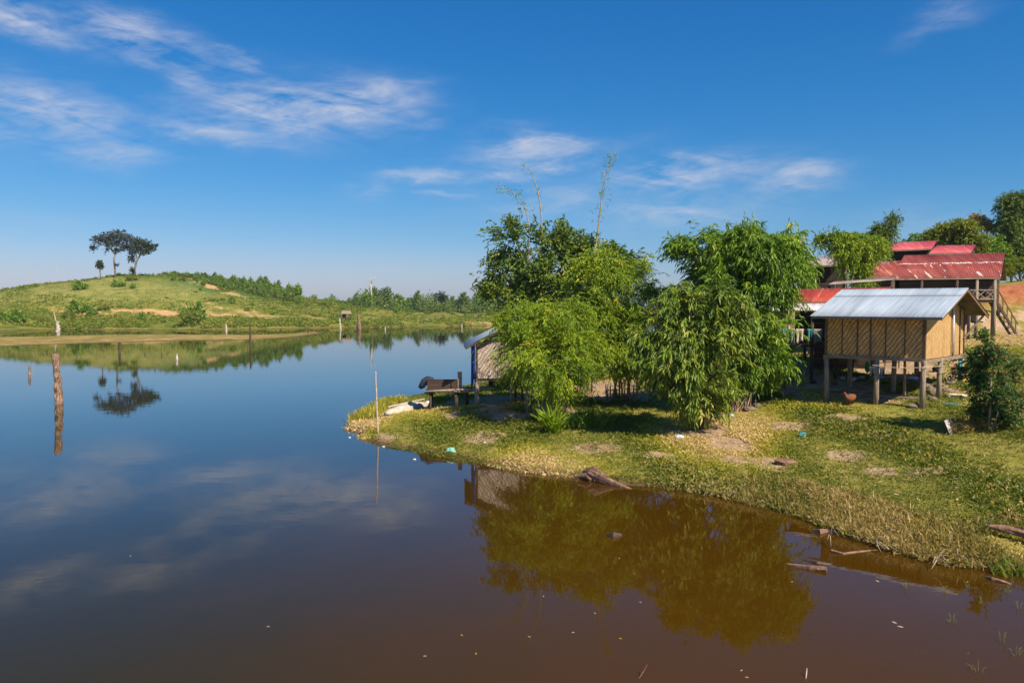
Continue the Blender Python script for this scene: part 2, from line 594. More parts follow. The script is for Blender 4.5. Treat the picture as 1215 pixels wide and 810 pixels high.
az = t.math('ADD', az, t.math('MULTIPLY', t.math('SUBTRACT', wa, .5), .16))
el = t.math('ADD', el, t.math('MULTIPLY', t.math('SUBTRACT', wb2, .5), .085))
tot = None
for (cx, cy, rx, ry, rot, st) in CL:
    a0, e0 = px_ae(cx, cy)
    a1, _ = px_ae(cx + 1, cy)
    _, e1 = px_ae(cx, cy - 1)
    ka, ke = abs(a1 - a0) * rx, abs(e1 - e0) * ry
    u = t.math('MULTIPLY', t.math('SUBTRACT', az, a0), 1 / ka)
    v = t.math('MULTIPLY', t.math('SUBTRACT', e0, el), 1 / ke)
    # tilt, in units of the long axis
    v = t.math('ADD', v, t.math('MULTIPLY', u, -math.tan(rot) * rx / ry))
    q = t.math('ADD', t.math('MULTIPLY', u, u), t.math('MULTIPLY', v, v))
    g = t.math('MULTIPLY', t.math('POWER', 2.718, t.math('MULTIPLY', q, -1.0)), st)
    tot = g if tot is None else t.math('MAXIMUM', tot, g)
az, el = az0, el0
cv = t.comb(t.math('MULTIPLY', az, 9), t.math('MULTIPLY', t.math('ADD', el, t.math('MULTIPLY', az, .12)), 40), 0.0)
n1 = t.noise(cv, 1.0, 9, .6, .8)
cv2 = t.comb(t.math('MULTIPLY', az, 22), t.math('MULTIPLY', t.math('SUBTRACT', el, t.math('MULTIPLY', az, .2)), 90), 3.0)
n2 = t.noise(cv2, 1.0, 6, .65, .6)
nn = t.math('ADD', t.math('MULTIPLY', n1, .66), t.math('MULTIPLY', n2, .34))
cl = t.math('MULTIPLY', t.math('MULTIPLY', tot, 1.4), t.math('MULTIPLY', t.math('SUBTRACT', nn, .36), 3.2, clamp=True), clamp=True)
cl = t.math('MULTIPLY', cl, t.math('GREATER_THAN', tot, .003))
cl = t.math('MULTIPLY', cl, .72)
so_ = t.sep(hs.outputs[0])
gr_ = []
for ch, (pw, am) in enumerate(((1.64, .96), (.93, .75), (.743, .98))):
    gr_.append(t.math('MULTIPLY', t.math('POWER', t.math('MULTIPLY', so_[ch], .1), pw), am * 10))
wc = t.mix(cl, t.comb(*gr_), (6.3, 6.5, 7.4))
t.put(bg.inputs['Color'], wc)
bg.inputs['Strength'].default_value = .066

vs_ = SC.view_settings
vs_.view_transform = 'Standard'
vs_.look = 'None'
vs_.exposure = .6
vs_.gamma = 1
vs_.use_curve_mapping = False

# ------------------------------------------------------------------ ground sheet
def blobs(X, Y, lst):
    m = np.zeros(X.shape)
    for (x, y, rx, ry, s) in lst:
        m = np.maximum(m, s * np.exp(-((X - x) / rx) ** 2 - ((Y - y) / ry) ** 2))
    return m


def ragged(X, Y, lst):
    m = blobs(X, Y, lst)
    return np.clip(m + np.minimum(m * 2.5, 1) * .17 * wob(X * 1.5, Y * 1.5, 2, 12), 0, 1)


def gb(px, py, rpx, rY, s=1.0):
    g = ground(px, py)
    return (g[0], g[1], rpx * g[1] / FOC, rY, s)


DIRT = [gb(610, 470, 70, 4.0), gb(690, 462, 60, 4.0), gb(750, 460, 40, 4.0), gb(1010, 445, 110, 4.5), gb(1075, 440, 60, 4.5), gb(950, 432, 60, 5.0), gb(600, 478, 46, 2.6), gb(650, 480, 30, 1.6), gb(700, 470, 45, 2.6), gb(735, 465, 35, 2.5), gb(705, 455, 40, 2.2), gb(560, 490, 30, 1.0, .8), gb(620, 492, 60, 1.2, 1),
        gb(690, 495, 36, 1.2, 1), gb(715, 530, 30, .9, 1), gb(575, 518, 24, 1.0, .95), gb(425, 513, 10, .7, .9), gb(465, 518, 24, .8, .9), gb(490, 520, 14, .5, .5),
        gb(985, 452, 95, 1.8), gb(1060, 450, 70, 2.6), gb(930, 448, 50, 2.0), gb(1040, 470, 60, 1.3, .85), gb(1110, 462, 30, 1.6, .85), gb(1000, 462, 50, 1.2, .8),
        gb(930, 548, 28, .9, 1), gb(840, 510, 46, 1.0, .85), gb(885, 525, 50, 1.0, .7), gb(960, 490, 40, .6, .35), gb(870, 480, 30, .6, .6), gb(1005, 540, 24, .6, .7), gb(1045, 560, 18, .5, .7), gb(870, 545, 30, .6, .65), gb(780, 540, 22, .5, .65), gb(640, 545, 18, .5, .6), gb(1100, 560, 25, .5, .6), gb(1010, 495, 50, .8, .75), gb(940, 505, 40, .8, .7), gb(1100, 512, 14, .3, .35),
        gb(1180, 386, 45, 1.4, 1.0), gb(1140, 386, 40, 1.2, 1.0), gb(1260, 386, 60, 1.5, 1.0), gb(1080, 428, 40, 2.5, .9), gb(1030, 430, 60, 3, .9)]
REDB = [(40, 58.6, 8, 1.5, 1.0), (52, 59, 9, 1.5, 1.0)]
SAND = [(40, 55, 7, 2.6, .9), (50, 55, 8, 2.8, .8), (37, 53, 3, 2.5, .8)]
HILLD = [(-66, 212, 34, 6, .42), (-5, 214, 40, 8, .36), (-150, 196, 24, 5, .3), (-92, 203, 20, 1.9, .9), (-78, 205, 16, 1.7, .9), (-108, 200, 9, 2.0, .85), (-60, 207, 16, 2.6, .6), (-82, 232, 5, 2.5, .8), (-91, 240, 6, 3, .8), (-101, 246, 6, 3, .7),
         (-40, 203, 12, 2, .4)]

nth, = (460,)
ths = np.concatenate([np.linspace(-math.pi, R(-38), 60, endpoint=False), np.linspace(R(-38), R(38), nth), np.linspace(R(38), math.pi, 61)[1:-1]])
rs = np.concatenate([np.geomspace(1.5, 14, 30, endpoint=False), np.linspace(14, 46, 270, endpoint=False), np.geomspace(46, 880, 225)])
TH, RR = np.meshgrid(ths, rs)
GX, GY = RR * np.sin(TH), RR * np.cos(TH)
GZ = height(GX.ravel(), GY.ravel())
gx, gy = GX.ravel(), GY.ravel()
nr, nt = GX.shape
idx = np.arange(nr * nt).reshape(nr, nt)
a = idx[:-1]; b = idx[1:]
F = np.stack([a, np.roll(a, -1, 1), np.roll(b, -1, 1), b], -1).reshape(-1, 4)
F = F[:, ::-1]
V = np.stack([gx, gy, GZ], 1)
# close the sheet at the centre, under the camera
ci = len(V)
V = np.vstack([V, [0, 0, hz(0, 0)]])
gx = np.append(gx, 0); gy = np.append(gy, 0)
dirt = np.clip(np.maximum(ragged(gx, gy, DIRT), np.maximum(blobs(gx, gy, SAND), blobs(gx, gy, HILLD))), 0, 1)
fieldm = np.exp(-((gx + 108) / 27) ** 2 - ((gy - 226) / 15) ** 2) * 1.7 + 1.2 * np.exp(-((gx + 143) / 22) ** 2 - ((gy - 212) / 8) ** 2)
lush = np.exp(-((gx + 84) / 20) ** 2 - ((gy - 240) / 9) ** 2) * 1.4
fieldm = np.clip(fieldm, 0, 1)
fard = (gy > 100).astype(float)
redm = np.clip(blobs(gx, gy, REDB), 0, 1)
mask = np.stack([dirt, fieldm, redm, np.clip(lush, 0, 1)], 1)
gm, t, b_ = newmat('ground_cover')
pos = t.new('ShaderNodeNewGeometry').outputs['Position']
mk = t.new('ShaderNodeAttribute', attribute_name='mask')
mr, mg, mb = t.sep(mk.outputs['Color'])[0:3]
pz = t.sep(pos)[2]
py_ = t.sep(pos)[1]
n_lo = t.noise(pos, .33, 5, .6)
n_mid = t.noise(pos, 1.6, 6, .65)
n_hi = t.noise(pos, 14, 4, .7)
n_far = t.noise(t.mapping(pos, scale=(1, .6, 1)), .12, 7, .7)
n_f2 = t.noise(pos, .42, 5, .65)
grass = t.ramp(t.math('ADD', t.math('MULTIPLY', n_lo, .4), t.math('ADD', t.math('MULTIPLY', n_mid, .35), t.math('MULTIPLY', n_hi, .25))),
               [(.33, (.11, .12, .016)), (.47, (.21, .195, .03)), (.58, (.32, .255, .065)), (.70, (.44, .32, .16))])
fargr = t.ramp(t.math('ADD', t.math('MULTIPLY', n_far, .45), t.math('MULTIPLY', n_f2, .55)),
               [(.36, (.06, .085, .012)), (.46, (.125, .145, .018)), (.56, (.22, .19, .035)), (.68, (.36, .25, .10))])
isfar = t.math('GREATER_THAN', py_, 95.0)
g0 = t.mix(isfar, grass, fargr)
field = t.ramp(t.math('ADD', t.math('MULTIPLY', n_f2, .6), t.math('MULTIPLY', n_far, .4)), [(.36, (.14, .165, .03)), (.5, (.21, .205, .05)), (.64, (.32, .255, .09))])
g1 = t.mix(t.math('MULTIPLY', mg, t.math('ADD', .5, n_far), clamp=True), g0, field)
lushc = t.ramp(n_f2, [(.35, (.035, .085, .02)), (.62, (.085, .15, .03))])
g1 = t.mix(t.math('MULTIPLY', mk.outputs['Alpha'], t.math('ADD', .45, n_far), clamp=True), g1, lushc)
soil = t.ramp(t.math('ADD', t.math('MULTIPLY', n_mid, .6), t.math('MULTIPLY', n_hi, .4)), [(.3, (.24, .135, .075)), (.5, (.38, .25, .15)), (.7, (.52, .39, .26))])
soil = t.mix(isfar, soil, (.46, .27, .12))
nd = t.sep(t.mix(isfar, n_mid, n_f2))[0]
dm = t.math('MULTIPLY', t.math('SUBTRACT', t.math('ADD', mr, t.math('MULTIPLY', t.math('SUBTRACT', nd, .5), 1.9)), .32), 3.5, clamp=True)
dm = t.math('MULTIPLY', dm, t.math('GREATER_THAN', mr, .06))
g2 = t.mix(dm, g1, soil)
red = t.ramp(n_mid, [(.3, (.24, .07, .03)), (.7, (.42, .16, .075))])
g3 = t.mix(t.math('MULTIPLY', mb, 1.3, clamp=True), g2, red)
# wet mud at the waterline and the pond bed
zz = t.math('ADD', pz, t.math('MULTIPLY', t.math('SUBTRACT', n_mid, .5), .16))
mud = t.ramp(n_mid, [(.3, (.075, .042, .022)), (.7, (.16, .095, .05))])
g4 = t.mix(t.math('SUBTRACT', 1.0, t.math('MULTIPLY', t.math('SUBTRACT', zz, .05), 9), clamp=True), g3, mud)
# dry spit: tan and olive
spitm = t.math('MULTIPLY', t.math('MULTIPLY', isfar, t.math('LESS_THAN', py_, 158.0)), t.math('GREATER_THAN', pz, .06))
g5 = t.mix(spitm, g4, t.ramp(t.math('ADD', t.math('MULTIPLY', n_f2, .6), t.math('MULTIPLY', n_far, .4)), [(.38, (.13, .12, .022)), (.5, (.25, .18, .05)), (.62, (.40, .28, .12))]))
t.put(b_.inputs['Base Color'], g5)
b_.inputs['Roughness'].default_value = .95
b_.inputs['Specular IOR Level'].default_value = .1
t.put(b_.inputs['Normal'], t.bump(t.math('ADD', t.math('MULTIPLY', n_f2, t.math('MULTIPLY', isfar, 6.0)), t.math('ADD', n_mid, t.math('MULTIPLY', n_hi, .4))), .8, .12))
go = np_mesh('ground', V, F, gm, attrs={'mask': mask}, smooth=True)
cap = MB()
tag(go, kind='structure')
me = go.data

# ------------------------------------------------------------------ water
wm, t, b_ = newmat('pond_water')
pos = t.new('ShaderNodeNewGeometry').outputs['Position']
r1 = t.noise(t.mapping(pos, scale=(1, 1.5, 1)), .7, 3, .5)
r2 = t.noise(t.mapping(pos, scale=(1, 1.6, 1)), 5, 2, .5)
rp = t.math('ADD', r1, t.math('MULTIPLY', r2, .10))
nb = t.bump(rp, .05, .05)
gl = t.new('ShaderNodeBsdfGlossy')
gl.inputs['Roughness'].default_value = .012
t.put(gl.inputs['Normal'], nb)
df = t.new('ShaderNodeBsdfDiffuse')
silt = t.math('MULTIPLY', t.math('ADD', t.math('ADD', t.sep(pos)[0], 6.5), t.math('MULTIPLY', t.math('SUBTRACT', t.noise(pos, .16, 4, .6, .4), .5), 9.0)), 1 / 8.5, clamp=True)
murk = t.mix(silt, (.032, .025, .004), (.068, .030, .0014))
t.put(df.inputs['Color'], murk)
tr = t.new('ShaderNodeBsdfTransparent')
tr.inputs['Color'].default_value = (.5, .25, .07, 1)
m1 = t.new('ShaderNodeMixShader'); m1.inputs[0].default_value = .22
t.l.new(df.outputs[0], m1.inputs[1]); t.l.new(tr.outputs[0], m1.inputs[2])
fr = t.new('ShaderNodeFresnel'); fr.inputs['IOR'].default_value = 1.36
t.put(fr.inputs['Normal'], nb)
m2 = t.new('ShaderNodeMixShader')
frc = t.ramp(fr.outputs[0], [(0, 0), (.02, .012), (.11, .085), (.31, .43), (.55, .72), (1, 1)])
t.l.new(frc, m2.inputs[0]); t.l.new(m1.outputs[0], m2.inputs[1]); t.l.new(gl.outputs[0], m2.inputs[2])
t.l.new(m2.outputs[0], t.n['Material Output'].inputs['Surface'])
wb = MB()
wb.add([(-880, -300, 0), (880, -300, 0), (880, 880, 0), (-880, 880, 0)], [(0, 1, 2, 3)])
tag(wb.build('water', wm), kind='structure')


# ------------------------------------------------------------------ foliage
def unit(a):
    return a / (np.linalg.norm(a, axis=-1, keepdims=True) + 1e-9)


def leaves(P, D, N, l, w, tint):
    """one folded leaf (a kite) per row"""
    D = unit(D)
    S = unit(np.cross(D, N))
    Nn = np.cross(S, D)
    l = l[:, None]; w = w[:, None]
    mid = P + D * l * .4
    V = np.stack([P, mid + S * w * .5 + Nn * w * .12, P + D * l - Nn * l * .12, mid - S * w * .5 + Nn * w * .12], 1).reshape(-1, 3)
    F = np.arange(len(P) * 4).reshape(-1, 4)
    return V, F, np.repeat(tint, 4)


def foliage(lobes, n, k, slen, ll, lw, rng, droop=.5, ldroop=.35, up=.3, inner=.45, flat=.7, spread=.75, clip=None, tvar=.16, clus=0, csz=.45, reach=.25):
    lob = np.array([[*c, *r] for c, r in lobes], float)
    wgt = (lob[:, 3] * lob[:, 4] + lob[:, 3] * lob[:, 5] + lob[:, 4] * lob[:, 5])
    li = rng.choice(len(lob), n, p=wgt / wgt.sum())
    dirn = unit(rng.normal(size=(n, 3)))
    rad = inner + (1 - inner) * rng.random(n) ** .6
    C = lob[li, :3]; RR = lob[li, 3:]
    tip = C + dirn * RR * rad[:, None]
    ctint = np.zeros(n)
    if clus:
        # most sprays gather in separate plumes standing out unevenly from the crown
        lc = rng.choice(len(lob), clus, p=wgt / wgt.sum())
        dc = unit(rng.normal(size=(clus, 3)) + [0, 0, .15])
        rc = rng.uniform(.55, 1.16, clus)
        cc = lob[lc, :3] + dc * lob[lc, 3:] * rc[:, None]
        cs = csz * rng.uniform(.55, 1.35, clus)
        ctc = rng.normal(size=clus) * .12
        pick = rng.integers(0, clus, n)
        use = rng.random(n) < .86
        off = rng.normal(size=(n, 3)) * .52
        tip = np.where(use[:, None], cc[pick] + off * cs[pick][:, None] * [1, 1, .8], tip)
        dirn = np.where(use[:, None], unit(dc[pick] + off * .45), dirn)
        RR = np.where(use[:, None], np.ones(3), RR)
        ctint = np.where(use, ctc[pick], 0)
    # sprays that end deep inside another lobe add nothing to the crown's look: keep a few
    keep = np.ones(n, bool)
    for c in lob:
        q = (((tip - c[:3]) / c[3:]) ** 2).sum(1)
        keep &= (q > .3) | (rng.random(n) < .5)
    tip, dirn, RR, ctint = tip[keep], dirn[keep], RR[keep], ctint[keep]
    n = len(tip)
    out = unit(dirn * RR)
    T = unit(out * 1.0 + np.array([0, 0, up]) + rng.normal(size=(n, 3)) * .35)
    sl_ = slen * rng.uniform(.6, 1.3, n)
    base = tip - T * sl_[:, None] * (1 - reach)
    stint = rng.normal(size=n) * tvar + .45 + ctint
    tt = (np.arange(k)[None] + rng.random((n, k))) / k
    P = base[:, None] + T[:, None] * (sl_[:, None] * tt)[..., None]
    P[..., 2] -= droop * sl_[:, None] * tt ** 2
    tan = T[:, None] + np.zeros((n, k, 3))
    tan[..., 2] -= 2 * droop * tt
    tan = unit(tan)
    side = unit(np.cross(tan, np.array([0, 0, 1.0]) + rng.normal(size=(n, k, 3)) * .5))
    sg = rng.choice([-1, 1], (n, k, 1)) * rng.uniform(.3, 1.1, (n, k, 1))
    D = tan * .8 + side * sg * spread + rng.normal(size=(n, k, 3)) * .22
    D[..., 2] -= ldroop
    N = np.array([0, 0, flat]) + rng.normal(size=(n, k, 3)) * .5
    tint = np.clip(stint[:, None] + rng.normal(size=(n, k)) * .14, 0, 1)
    P = P.reshape(-1, 3); D = D.reshape(-1, 3); N = N.reshape(-1, 3); tint = tint.ravel()
    m = len(P)
    l = ll * rng.uniform(.55, 1.25, m); w = lw * rng.uniform(.7, 1.25, m)
    if clip is not None:
        ok = clip(P)
        P, D, N, tint, l, w = P[ok], D[ok], N[ok], tint[ok], l[ok], w[ok]
    return leaves(P, D, N, l, w, tint)


def curve(p, q, bend, n=7, sag=(0, 0, 0)):
    p = np.array(p, float); q = np.array(q, float)
    c = (p + q) / 2 + np.array(bend, float)
    ts = np.linspace(0, 1, n)
    return [(1 - s) ** 2 * p + 2 * s * (1 - s) * c + s * s * q for s in ts]


def pxlobes(lst, Y, root, dep=1.0):
    out = []
    for it in lst:
        px, py, rx, ry = it[:4]
        yy = Y + (it[4] if len(it) > 4 else random.uniform(-.5, .5))
        p = at(px, py, yy) - np.array(root)
        out.append((p, (rx * yy / FOC, .5 * (rx + ry) * yy / FOC * dep, ry * yy / FOC)))
    return out


def bamboo(name, label, base, Y, lob, mat, n, k, slen, ll, lw, culms=7, group=None, seed=1, **kw):
    r = np.random.default_rng(seed)
    random.seed(seed)
    g = np.array(base)
    root = empty(name, g, 0, label, 'bamboo', group)
    lobes = pxlobes(lob, Y, g)
    V, F, tn = foliage(lobes, n, k, slen, ll, lw, r, clip=lambda P: P[:, 2] > .12, **kw)
    if culms > 3:
        # long arching tips that break up the outline
        V2, F2, t2 = foliage(lobes, 46, 44, 1.9, ll, lw, r, droop=.55, ldroop=.45, up=.75, inner=.78, reach=.6, tvar=.1, clip=lambda P: P[:, 2] > 1.2)
        F = np.vstack([F, F2 + len(V)]); V = np.vstack([V, V2]); tn = np.concatenate([tn, t2])
    np_mesh('foliage', V, F, mat, root, {'tint': tn})
    ordl = sorted(lobes, key=lambda e: -e[0][2])
    for i in range(culms):
        c = ordl[i % len(ordl)][0]
        p = np.array([r.normal() * .32, r.normal() * .32, -.1])
        q = c + np.array([r.normal() * .2, r.normal() * .2, .2])
        pts = curve(p, q, (-(c[0]) * .25, -(c[1]) * .2, .35 * c[2] * .4), 9)
        mb = MB()
        mb.tube(pts, [.045 - .033 * s / 8 for s in range(9)], 6)
        mb.build('culm', M['culm'], root, True)
    return root, lobes


GB = 'bamboo clumps on the peninsula'
bm_back, lobA = bamboo('tree', 'tall dark green broad-crowned tree rising behind the bamboos beside the woven hut', ground(690, 453), 42.0,
                       [(612, 287, 30, 26), (655, 288, 38, 24), (700, 300, 38, 24), (735, 310, 26, 20), (601, 325, 30, 24), (586, 346, 18, 12), (650, 325, 46, 28), (625, 350, 40, 25),
                        (690, 340, 40, 30), (605, 262, 16, 8), (668, 268, 14, 8), (638, 272, 16, 10)],
                       L['dark'], 3500, 12, .95, .20, .09, culms=0, seed=11, droop=.35, ldroop=.3, flat=.6, inner=.5, clus=100, csz=.62)
bm_back['category'] = 'tree'
root = bm_back
for (q0, q1, rr) in (((0, 0, -.2), lobA[6][0], .14), ((-.2, .1, -.2), lobA[0][0], .10), ((.3, .2, -.2), lobA[2][0], .11), ((.1, -.1, 1.5), lobA[4][0], .07)):
    mb = MB(); mb.tube(curve(q0, q1, (.3, 0, .4), 8), np.linspace(rr, rr * .3, 8).tolist(), 8, .08)
    mb.build('trunk', M['bark'], root, True)

bamboo('bamboo_clump', 'bright yellow-green feathery bamboo in front of the woven hut', ground(648, 488), 32.6,
       [(628, 372, 40, 30), (665, 368, 38, 30), (615, 408, 34, 34), (652, 420, 42, 44), (684, 410, 32, 42), (624, 436, 24, 22), (655, 444, 30, 20), (688, 424, 24, 24), (603, 378, 24, 18)],
       L['bright'], 4400, 17, 1.05, .15, .034, group=GB, seed=2, droop=.55, ldroop=.4, inner=.45, clus=80, csz=0.5)
bamboo('bamboo_clump', 'feathery green bamboo in the middle, between the bright clump and the big-leaved clump', ground(738, 474), 35.2,
       [(703, 325, 34, 28), (738, 332, 38, 26), (775, 345, 22, 20), (722, 368, 44, 38), (738, 408, 34, 34), (704, 405, 28, 32), (760, 385, 26, 34), (750, 430, 22, 18), (715, 300, 20, 10)],
       L['bright'], 4200, 16, 1.1, .16, .036, group=GB, seed=3, droop=.5, ldroop=.4, inner=.45, clus=75, csz=0.55)
pale_root, _ = bamboo('bamboo_clump', 'pale big-leaved bamboo nearest the water, right of the fenced middle clump', ground(822, 507), 29.6,
       [(800, 352, 36, 20), (848, 350, 34, 20), (788, 392, 36, 30), (842, 396, 42, 38), (804, 426, 34, 28), (834, 462, 38, 24), (780, 430, 24, 22), (868, 380, 22, 30), (822, 476, 14, 12), (765, 400, 16, 22)],
       L['pale'], 1900, 14, .85, .30, .066, group=GB, seed=4, droop=.6, ldroop=.55, inner=.45, clus=75, csz=0.45)
bamboo('bamboo_clump', 'tallest rich green bamboo leaning over the red-roofed house', ground(876, 478), 32.8,
       [(905, 288, 44, 26), (862, 302, 40, 30), (818, 286, 28, 14), (838, 300, 30, 20), (930, 300, 27, 30), (896, 338, 46, 42), (904, 384, 32, 32), (902, 415, 32, 26), (888, 430, 26, 20), (850, 340, 34, 30), (940, 275, 16, 12), (886, 270, 26, 12), (800, 280, 12, 7)],
       L['rich'], 3500, 15, 1.1, .29, .06, group=GB, seed=5, droop=.5, ldroop=.5, inner=.45, clus=95, csz=0.55)
bamboo('bamboo_clump', 'small yellow-green drooping bamboo sprays beside the washing verandah', ground(930, 462), 34.0,
       [(922, 398, 16, 14), (912, 428, 20, 18), (935, 408, 10, 7), (900, 446, 22, 12)],
       L['bright'], 800, 16, .9, .17, .036, culms=3, group=GB, seed=6, droop=.6, ldroop=.45)

# bare shoots standing above the crowns
SH = [('thickest bare bamboo shoot with side twigs, tallest above the dark tree', [(706, 300), (711, 262), (715, 225), (722, 196), (731, 181)], 41.5, .055, 60),
      ('slim bare bamboo shoot bending left above the dark tree', [(643, 275), (642, 250), (638, 225), (631, 205), (622, 194)], 41.5, .05, 14),
      ('short arching bamboo shoot with leafy tip, leftmost above the dark tree', [(628, 270), (624, 248), (616, 233), (604, 226), (590, 223)], 41.5, .035, 46)]
for lab, pts, Y, r0, nl in SH:
    base = at(pts[0][0] - 4, 440, Y)
    base[2] = hz(base[0], base[1])
    root = empty('bamboo_shoot', base, 0, lab, 'bamboo', 'bare shoots above the bamboos')
    P = [at(x, y, Y) - base for x, y in pts]
    fine = []
    for i in range(len(P) - 1):
        for s in (0, .5): fine.append(P[i] * (1 - s) + P[i + 1] * s)
    fine.append(P[-1])
    full = [np.array([0, 0, -.1]), fine[0] * .5] + fine
    mb = MB(); mb.tube(full, np.linspace(r0, .008, len(full)).tolist(), 6)
    mb.build('culm', M['culm_dry'], root, True)
    r = np.random.default_rng(int(r0 * 1000))
    ids = r.uniform(.25, 1, nl) * (len(fine) - 1)
    ii = np.minimum(ids.astype(int), len(fine) - 2)
    fr_ = (ids - ii)[:, None]
    A = np.array(fine)
    C = A[ii] * (1 - fr_) + A[ii + 1] * fr_
    off = r.normal(size=(nl, 3)) * np.array([.16, .1, .16])
    Vv, Ff, tn = leaves(np.repeat(C + off, 3, 0) + r.normal(size=(nl * 3, 3)) * .05, r.normal(size=(nl * 3, 3)) + [0, 0, -.6], r.normal(size=(nl * 3, 3)), np.full(nl * 3, .17), np.full(nl * 3, .035), r.uniform(.2, .9, nl * 3))
    np_mesh('foliage', Vv, Ff, L['rich'], root, {'tint': tn})
    for j in range(0, nl, 3):
        tw = MB(); tw.tube([C[j], C[j] + off[j]], [.007, .004], 4); tw.build('twig', M['culm_dry'], root)

# leaning grey trunk by the middle clump
g = ground(688, 455)
mb = MB(); mb.tube([np.array([0, 0, -.2]), np.array([.45, .1, .5]), np.array([1.0, .2, 1.15])], [.1, .085, .07], 8, .05)
o = mb.build('leaning_trunk', M['post'], None, True); o.location = g
tag(o, 'bare grey trunk leaning right over the sandy yard beneath the bamboos', 'trunk')


# ------------------------------------------------------------------ corrugated iron
def corr(bm, p00, p10, p11, p01, pitch=.09, amp=.013, rows=2, lap=0):
    """sheet from eave (p00->p10) to ridge (p01->p11), waves running up the slope"""
    p00, p10, p11, p01 = [np.array(p, float) for p in (p00, p10, p11, p01)]
    n = max(8, int(np.linalg.norm(p10 - p00) / pitch * 6))
    nrm = unit(np.cross(p10 - p00, p01 - p00))
    vs = []
    for j in range(rows):
        v = j / (rows - 1)
        for i in range(n + 1):
            u = i / n
            p = (p00 * (1 - u) + p10 * u) * (1 - v) + (p01 * (1 - u) + p11 * u) * v
            vs.append(p + nrm * (amp * math.sin(u * n / 6 * 2 * math.pi) + lap))
    fs = [(j * (n + 1) + i, j * (n + 1) + i + 1, (j + 1) * (n + 1) + i + 1, (j + 1) * (n + 1) + i) for j in range(rows - 1) for i in range(n)]
    bm.add(vs, fs)
    return bm


def roof_part(name, parent, e0, e1, r1, r0, mat, pitch=.09, amp=.013, split=None):
    """roof sheet as a child; its own axes: X along the eave, Y up the slope (used by its material)"""
    e0, e1, r1, r0 = [np.array(p, float) for p in (e0, e1, r1, r0)]
    X = unit(e1 - e0)
    Yv = unit((r0 + r1) / 2 - (e0 + e1) / 2)
    Yv = unit(Yv - X * Yv.dot(X))
    Z = np.cross(X, Yv)
    mt = Matrix((X, Yv, Z)).transposed()
    inv = np.array([X, Yv, Z])
    L_ = lambda p: inv @ (p - e0)
    bm = MB()
    if split:
        m0 = e0 + (r0 - e0) * split; m1 = e1 + (r1 - e1) * split
        corr(bm, L_(e0), L_(e1), L_(m1 + (r1 - e1) * .05), L_(m0 + (r0 - e0) * .05), pitch, amp, 2, 0)
        corr(bm, L_(m0), L_(m1), L_(r1), L_(r0), pitch, amp, 2, .014)
    else:
        corr(bm, L_(e0), L_(e1), L_(r1), L_(r0), pitch, amp)
    o = bm.build(name, mat, parent, True, .006)
    o.data.materials.append(M['shade_under'])
    o.modifiers['solid'].material_offset = 1
    o.matrix_local = Matrix.Translation(e0.tolist()) @ mt.to_4x4()
    return o


# ------------------------------------------------------------------ front house on stilts
HC = np.array([15.446, 29.807]); HT = .77
HL, HW = 3.70, 5.10
hu = np.array([-math.cos(HT), math.sin(HT)]); hv = np.array([math.sin(HT), math.cos(HT)])
HZ = 1.55
# local frame: X from the left back corner towards the near corner, Y to the back, origin at the near corner
house = empty('stilt_house', (HC[0], HC[1], 0), 0, 'small stilt house with tan woven bamboo walls and a pale corrugated iron roof', 'house')
house.rotation_euler = (0, 0, math.atan2(-hu[1], -hu[0]))
zf, ze, rz = 3.36, 4.96, 6.06


def hg(a, b):
    w = HC + hu * a + hv * b
    return hz(w[0], w[1])


def hloc(a, b, z):      # a: distance from near corner along the front, b: depth
    return (-a, b, z)


ov, og, zl = .66, .80, .42
run = HW / 2 + ov
wt = lambda b: ze + (rz - ze) * (1 - abs(b - HW / 2) / run) - .06
# walls (butted at the corners)
mb = MB(); mb.box((-HL / 2, .02, (zf + wt(0)) / 2), (HL - .02, .04, wt(0) - zf)); front_wall = mb.build('wall', M['weave_x'], house)
mb = MB(); mb.box((-HL / 2, HW - .02, (zf + wt(HW)) / 2), (HL - .02, .04, wt(HW) - zf)); mb.build('wall', M['weave_x'], house)
for x0 in (-.0, -HL):
    poly = [(.045, zf), (HW - .045, zf), (HW - .045, wt(HW)), (HW / 2, wt(HW / 2)), (.045, wt(0))]
    mb = MB()
    s = .02 if x0 == 0 else -.02
    vs = [(x0 - s * 2 if k else x0, y, z) for k in (0, 1) for y, z in poly]
    n = 5
    mb.add(vs, [tuple(range(n)), tuple(range(2 * n - 1, n - 1, -1))] + [(i, n + i, n + (i + 1) % n, (i + 1) % n) for i in range(n)])
    gw_ = mb.build('wall', M['weave_y'], house)
    if x0 == 0: gable_wall = gw_
# studs, sill boards
for a in (0.0, .68, 1.38, 1.95, 2.45, 3.05, HL):
    mb = MB(); wd = .10 if a in (0., HL) else (.055 if a in (1.95, 2.45) else .03)
    low = zf - (.32 if a == 2.45 else .03)
    mb.box((-a, -.02, (low + wt(0)) / 2), (wd, .05, wt(0) - low)); under(mb.build('stud', M['stud'], house), front_wall)
for b in (.06, 3.56, 4.45, HW - .06):
    mb = MB(); mb.box((.025, b, (zf + wt(b)) / 2), (.05, .20 if b == 3.56 else .05, wt(b) - zf)); under(mb.build('stud', M['stud'], house), gable_wall)
mb = MB(); mb.tube([(.08, 3.34, zf + .12), (.08, 3.34, wt(3.34) - .3)], .038, 8); under(mb.build('pipe', M['white'], house, True), gable_wall)
mb = MB(); mb.box((-HL / 2, -.035, zf - .03), (HL + .16, .09, .12)); mb.build('floor_beam', M['plank'], house)
mb = MB(); mb.box((.02, HW / 2, zf - .09), (.11, HW + .5, .12)); mb.build('floor_beam', M['plank'], house)
mb = MB(); mb.box((-HL - .02, HW / 2, zf - .09), (.11, HW + .2, .12)); mb.build('floor_beam', M['plank'], house)
